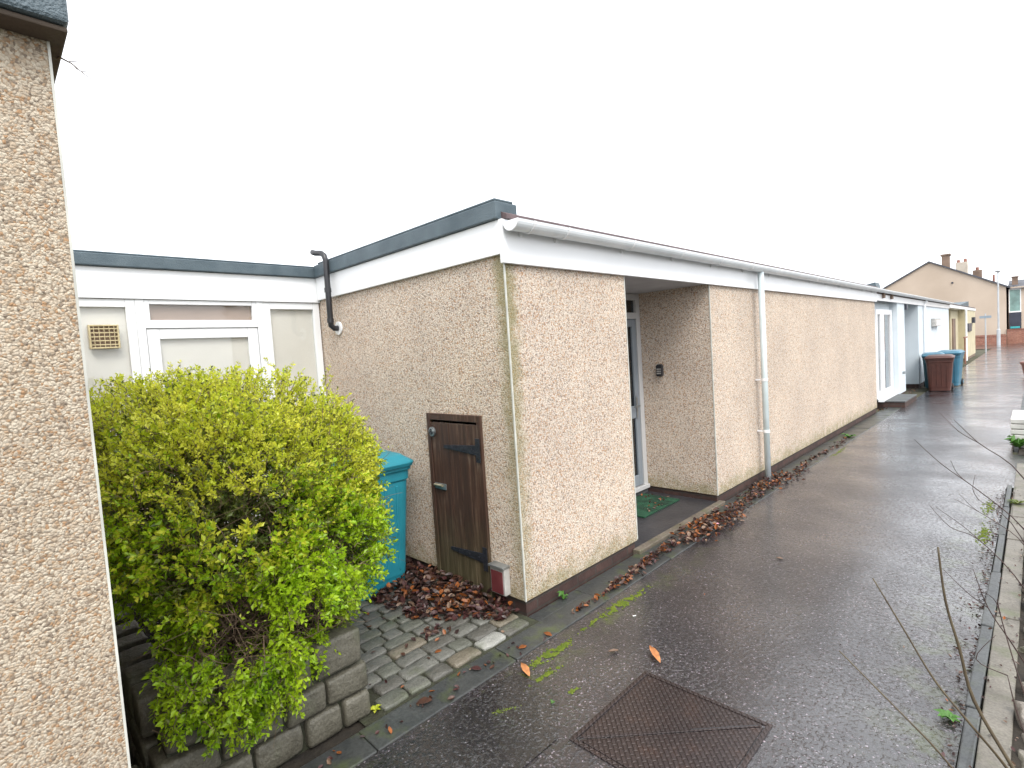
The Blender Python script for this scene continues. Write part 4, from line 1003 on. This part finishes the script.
while cnt < 9600 and tries < 160000:
    tries += 1
    c, r = random.choices(ELL, (5, 5, 3.6, 2.4, 2.4, 1.7, 1.4, 1.6, 1.8))[0]
    v = Vector((random.gauss(0, 1), random.gauss(0, 1), random.gauss(0, 1))).normalized()
    rad = random.uniform(.66, 1.0) * (1 + .10 * noise.noise(v * 3 + c * 5) )
    p = c + Vector((v.x * r.x, v.y * r.y, v.z * r.z)) * rad
    if p.z > 1.74 + .05 * noise.noise(p * 5): continue
    if p.y < -2.2 or p.x < -1.5: continue
    if inside(p) < .62: continue
    dd_ = dens(p)
    lowfront = p.z < 1.22
    if dd_ < (-.07 if lowfront else -.40): continue
    if 0.30 < p.z < .55 and random.random() < .3: continue
    out = (p - Vector((-.6, -1.55, .9))).normalized()
    dr_ = (out + Vector((random.gauss(0, .45), random.gauss(0, .45), random.gauss(.30, .40)))).normalized()
    if p.z < .75: dr_ = (out + Vector((random.gauss(.15, .4), random.gauss(0, .4), random.gauss(-.25, .4)))).normalized()
    L_ = random.uniform(.06, .15) * (1.5 if random.random() < .06 else 1)
    ye = p.z > 1.2
    twig(p - dr_ * L_ * .6, p + dr_ * L_ * .4, random.uniform(.0012, .002), True, .021 if ye else .028, 9 if ye else 8); cnt += 1
# inner growth in dark olive leaves, painting in the shade inside the bush
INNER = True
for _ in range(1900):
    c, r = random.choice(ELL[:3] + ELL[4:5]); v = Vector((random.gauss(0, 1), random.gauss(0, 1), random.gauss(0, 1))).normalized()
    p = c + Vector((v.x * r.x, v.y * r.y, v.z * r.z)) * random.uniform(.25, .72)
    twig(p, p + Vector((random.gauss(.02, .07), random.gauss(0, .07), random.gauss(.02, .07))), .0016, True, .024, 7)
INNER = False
# bare inner twiggery
for _ in range(1500):
    c, r = random.choice(ELL); v = Vector((random.gauss(0, 1), random.gauss(0, 1), random.gauss(0, 1))).normalized()
    p = c + Vector((v.x * r.x, v.y * r.y, v.z * r.z)) * random.uniform(.35, .93)
    if p.y < -2.2: continue
    q = p + Vector((random.gauss(.03, .09), random.gauss(0, .09), random.gauss(.03, .08)))
    twig(p, q, random.uniform(.0012, .003), random.random() < .12, .018, 4)
# a few leading shoots above the trimmed top
for _ in range(60):
    p = Vector((random.uniform(-1.3, -.1), random.uniform(-2.1, -.85), random.uniform(1.60, 1.72)))
    if inside(p) > 1.06: continue
    twig(p, p + Vector((random.gauss(0, .05), random.gauss(.02, .05), random.uniform(.05, .11))), .0018, True, .018, 8)
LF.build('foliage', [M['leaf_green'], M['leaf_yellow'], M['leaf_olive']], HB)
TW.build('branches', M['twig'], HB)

# ------------------------------------------------------------------ bare shrub at right
SB = empty('bare_shrub', (2.42, .30, 0), 'leafless shrub with long brown stems leaning over the kerb', 'shrub')
def stemobj(pts, rr, mt='stem'):
    pts = [Vector(p) for p in pts]; out = []
    for i in range(len(pts) - 1):
        for k in range(4):
            t = k / 4; a = pts[max(i - 1, 0)]; b = pts[i]; c = pts[i + 1]; d = pts[min(i + 2, len(pts) - 1)]
            out.append(.5 * ((2 * b) + (c - a) * t + (2 * a - 5 * b + 4 * c - d) * t * t + (3 * b - a - 3 * c + d) * t ** 3))
    out.append(pts[-1]); n = len(out); rad = [rr[0] + (rr[1] - rr[0]) * i / (n - 1) for i in range(n)]
    for i in range(1, n - 1): rad[i] *= 1 + .12 * (i % 4 == 0)
    MB().tube(out, rad, 8).build('stem', M[mt], SB, smooth=True)
stemobj([(2.41, .14, -.02), (2.35, .15, .09), (2.24, .15, .31), (2.20, .15, .50), (2.16, .15, .68), (2.14, .15, .89)], (.0075, .0036))
stemobj([(2.40, .12, -.01), (2.33, .0, .19), (2.24, -.09, .36), (2.15, -.10, .48), (2.06, -.10, .645), (1.97, -.10, .81)], (.0052, .0022))
stemobj([(2.38, .15, -.01), (2.26, -.02, .06), (2.13, -.10, .24), (1.99, -.10, .36), (1.85, -.10, .48)], (.0045, .0020))
fine = [[(2.50, 1.3, .0), (2.37, 1.2, .39), (2.20, 1.2, .61), (2.08, 1.2, .66), (1.99, 1.2, .77)], [(2.55, 1.4, .3), (2.37, 1.2, .70), (2.2, 1.25, .86), (2.05, 1.2, 1.0), (1.93, 1.2, 1.13)],
        [(2.55, 1.1, .5), (2.37, 1.2, .96), (2.2, 1.2, 1.13), (2.10, 1.2, 1.25)], [(2.45, .9, .0), (2.33, .85, .25), (2.25, .8, .42), (2.20, .78, .60)],
        [(2.44, .2, 0), (2.36, .3, .22), (2.33, .32, .36)], [(2.44, .5, 0), (2.37, .55, .2), (2.31, .62, .42), (2.29, .6, .55)], [(2.46, 2.1, 0), (2.36, 2.2, .3), (2.2, 2.2, .45), (2.0, 2.25, .55)], [(2.46, 2.1, .1), (2.30, 2.0, .5), (2.15, 2.0, .62)]]
for p in fine:
    stemobj(p, (.0035, .0012), 'stem_red')
    for k in (2,):
        b = Vector(p[k]); stemobj([b, b + Vector((random.uniform(-.12, .02), random.uniform(-.1, .1), .07)), b + Vector((random.uniform(-.2, .0), random.uniform(-.1, .1), .17))], (.0022, .0009), 'stem_red')
# twig sprouting from the near roof
T = MB(); T.tube([(1.10, -2.275, 2.365), (1.18, -2.272, 2.333), (1.20, -2.261, 2.319), (1.2, -2.246, 2.307), (1.2, -2.232, 2.298)], [.0022, .0016, .0012, .0008, .0005], 5)
T.tube([(1.2, -2.264, 2.322), (1.2, -2.252, 2.325), (1.2, -2.243, 2.318)], [.0009, .0006, .0004], 4)
T.tube([(1.2, -2.258, 2.316), (1.2, -2.250, 2.305)], [.0008, .0004], 4)
T.tube([(1.2, -2.248, 2.309), (1.2, -2.238, 2.313)], [.0007, .0004], 4)
tag(T.build('dead_twig', M['twig']), 'thin dead twig poking out past the near roof corner', 'twig')
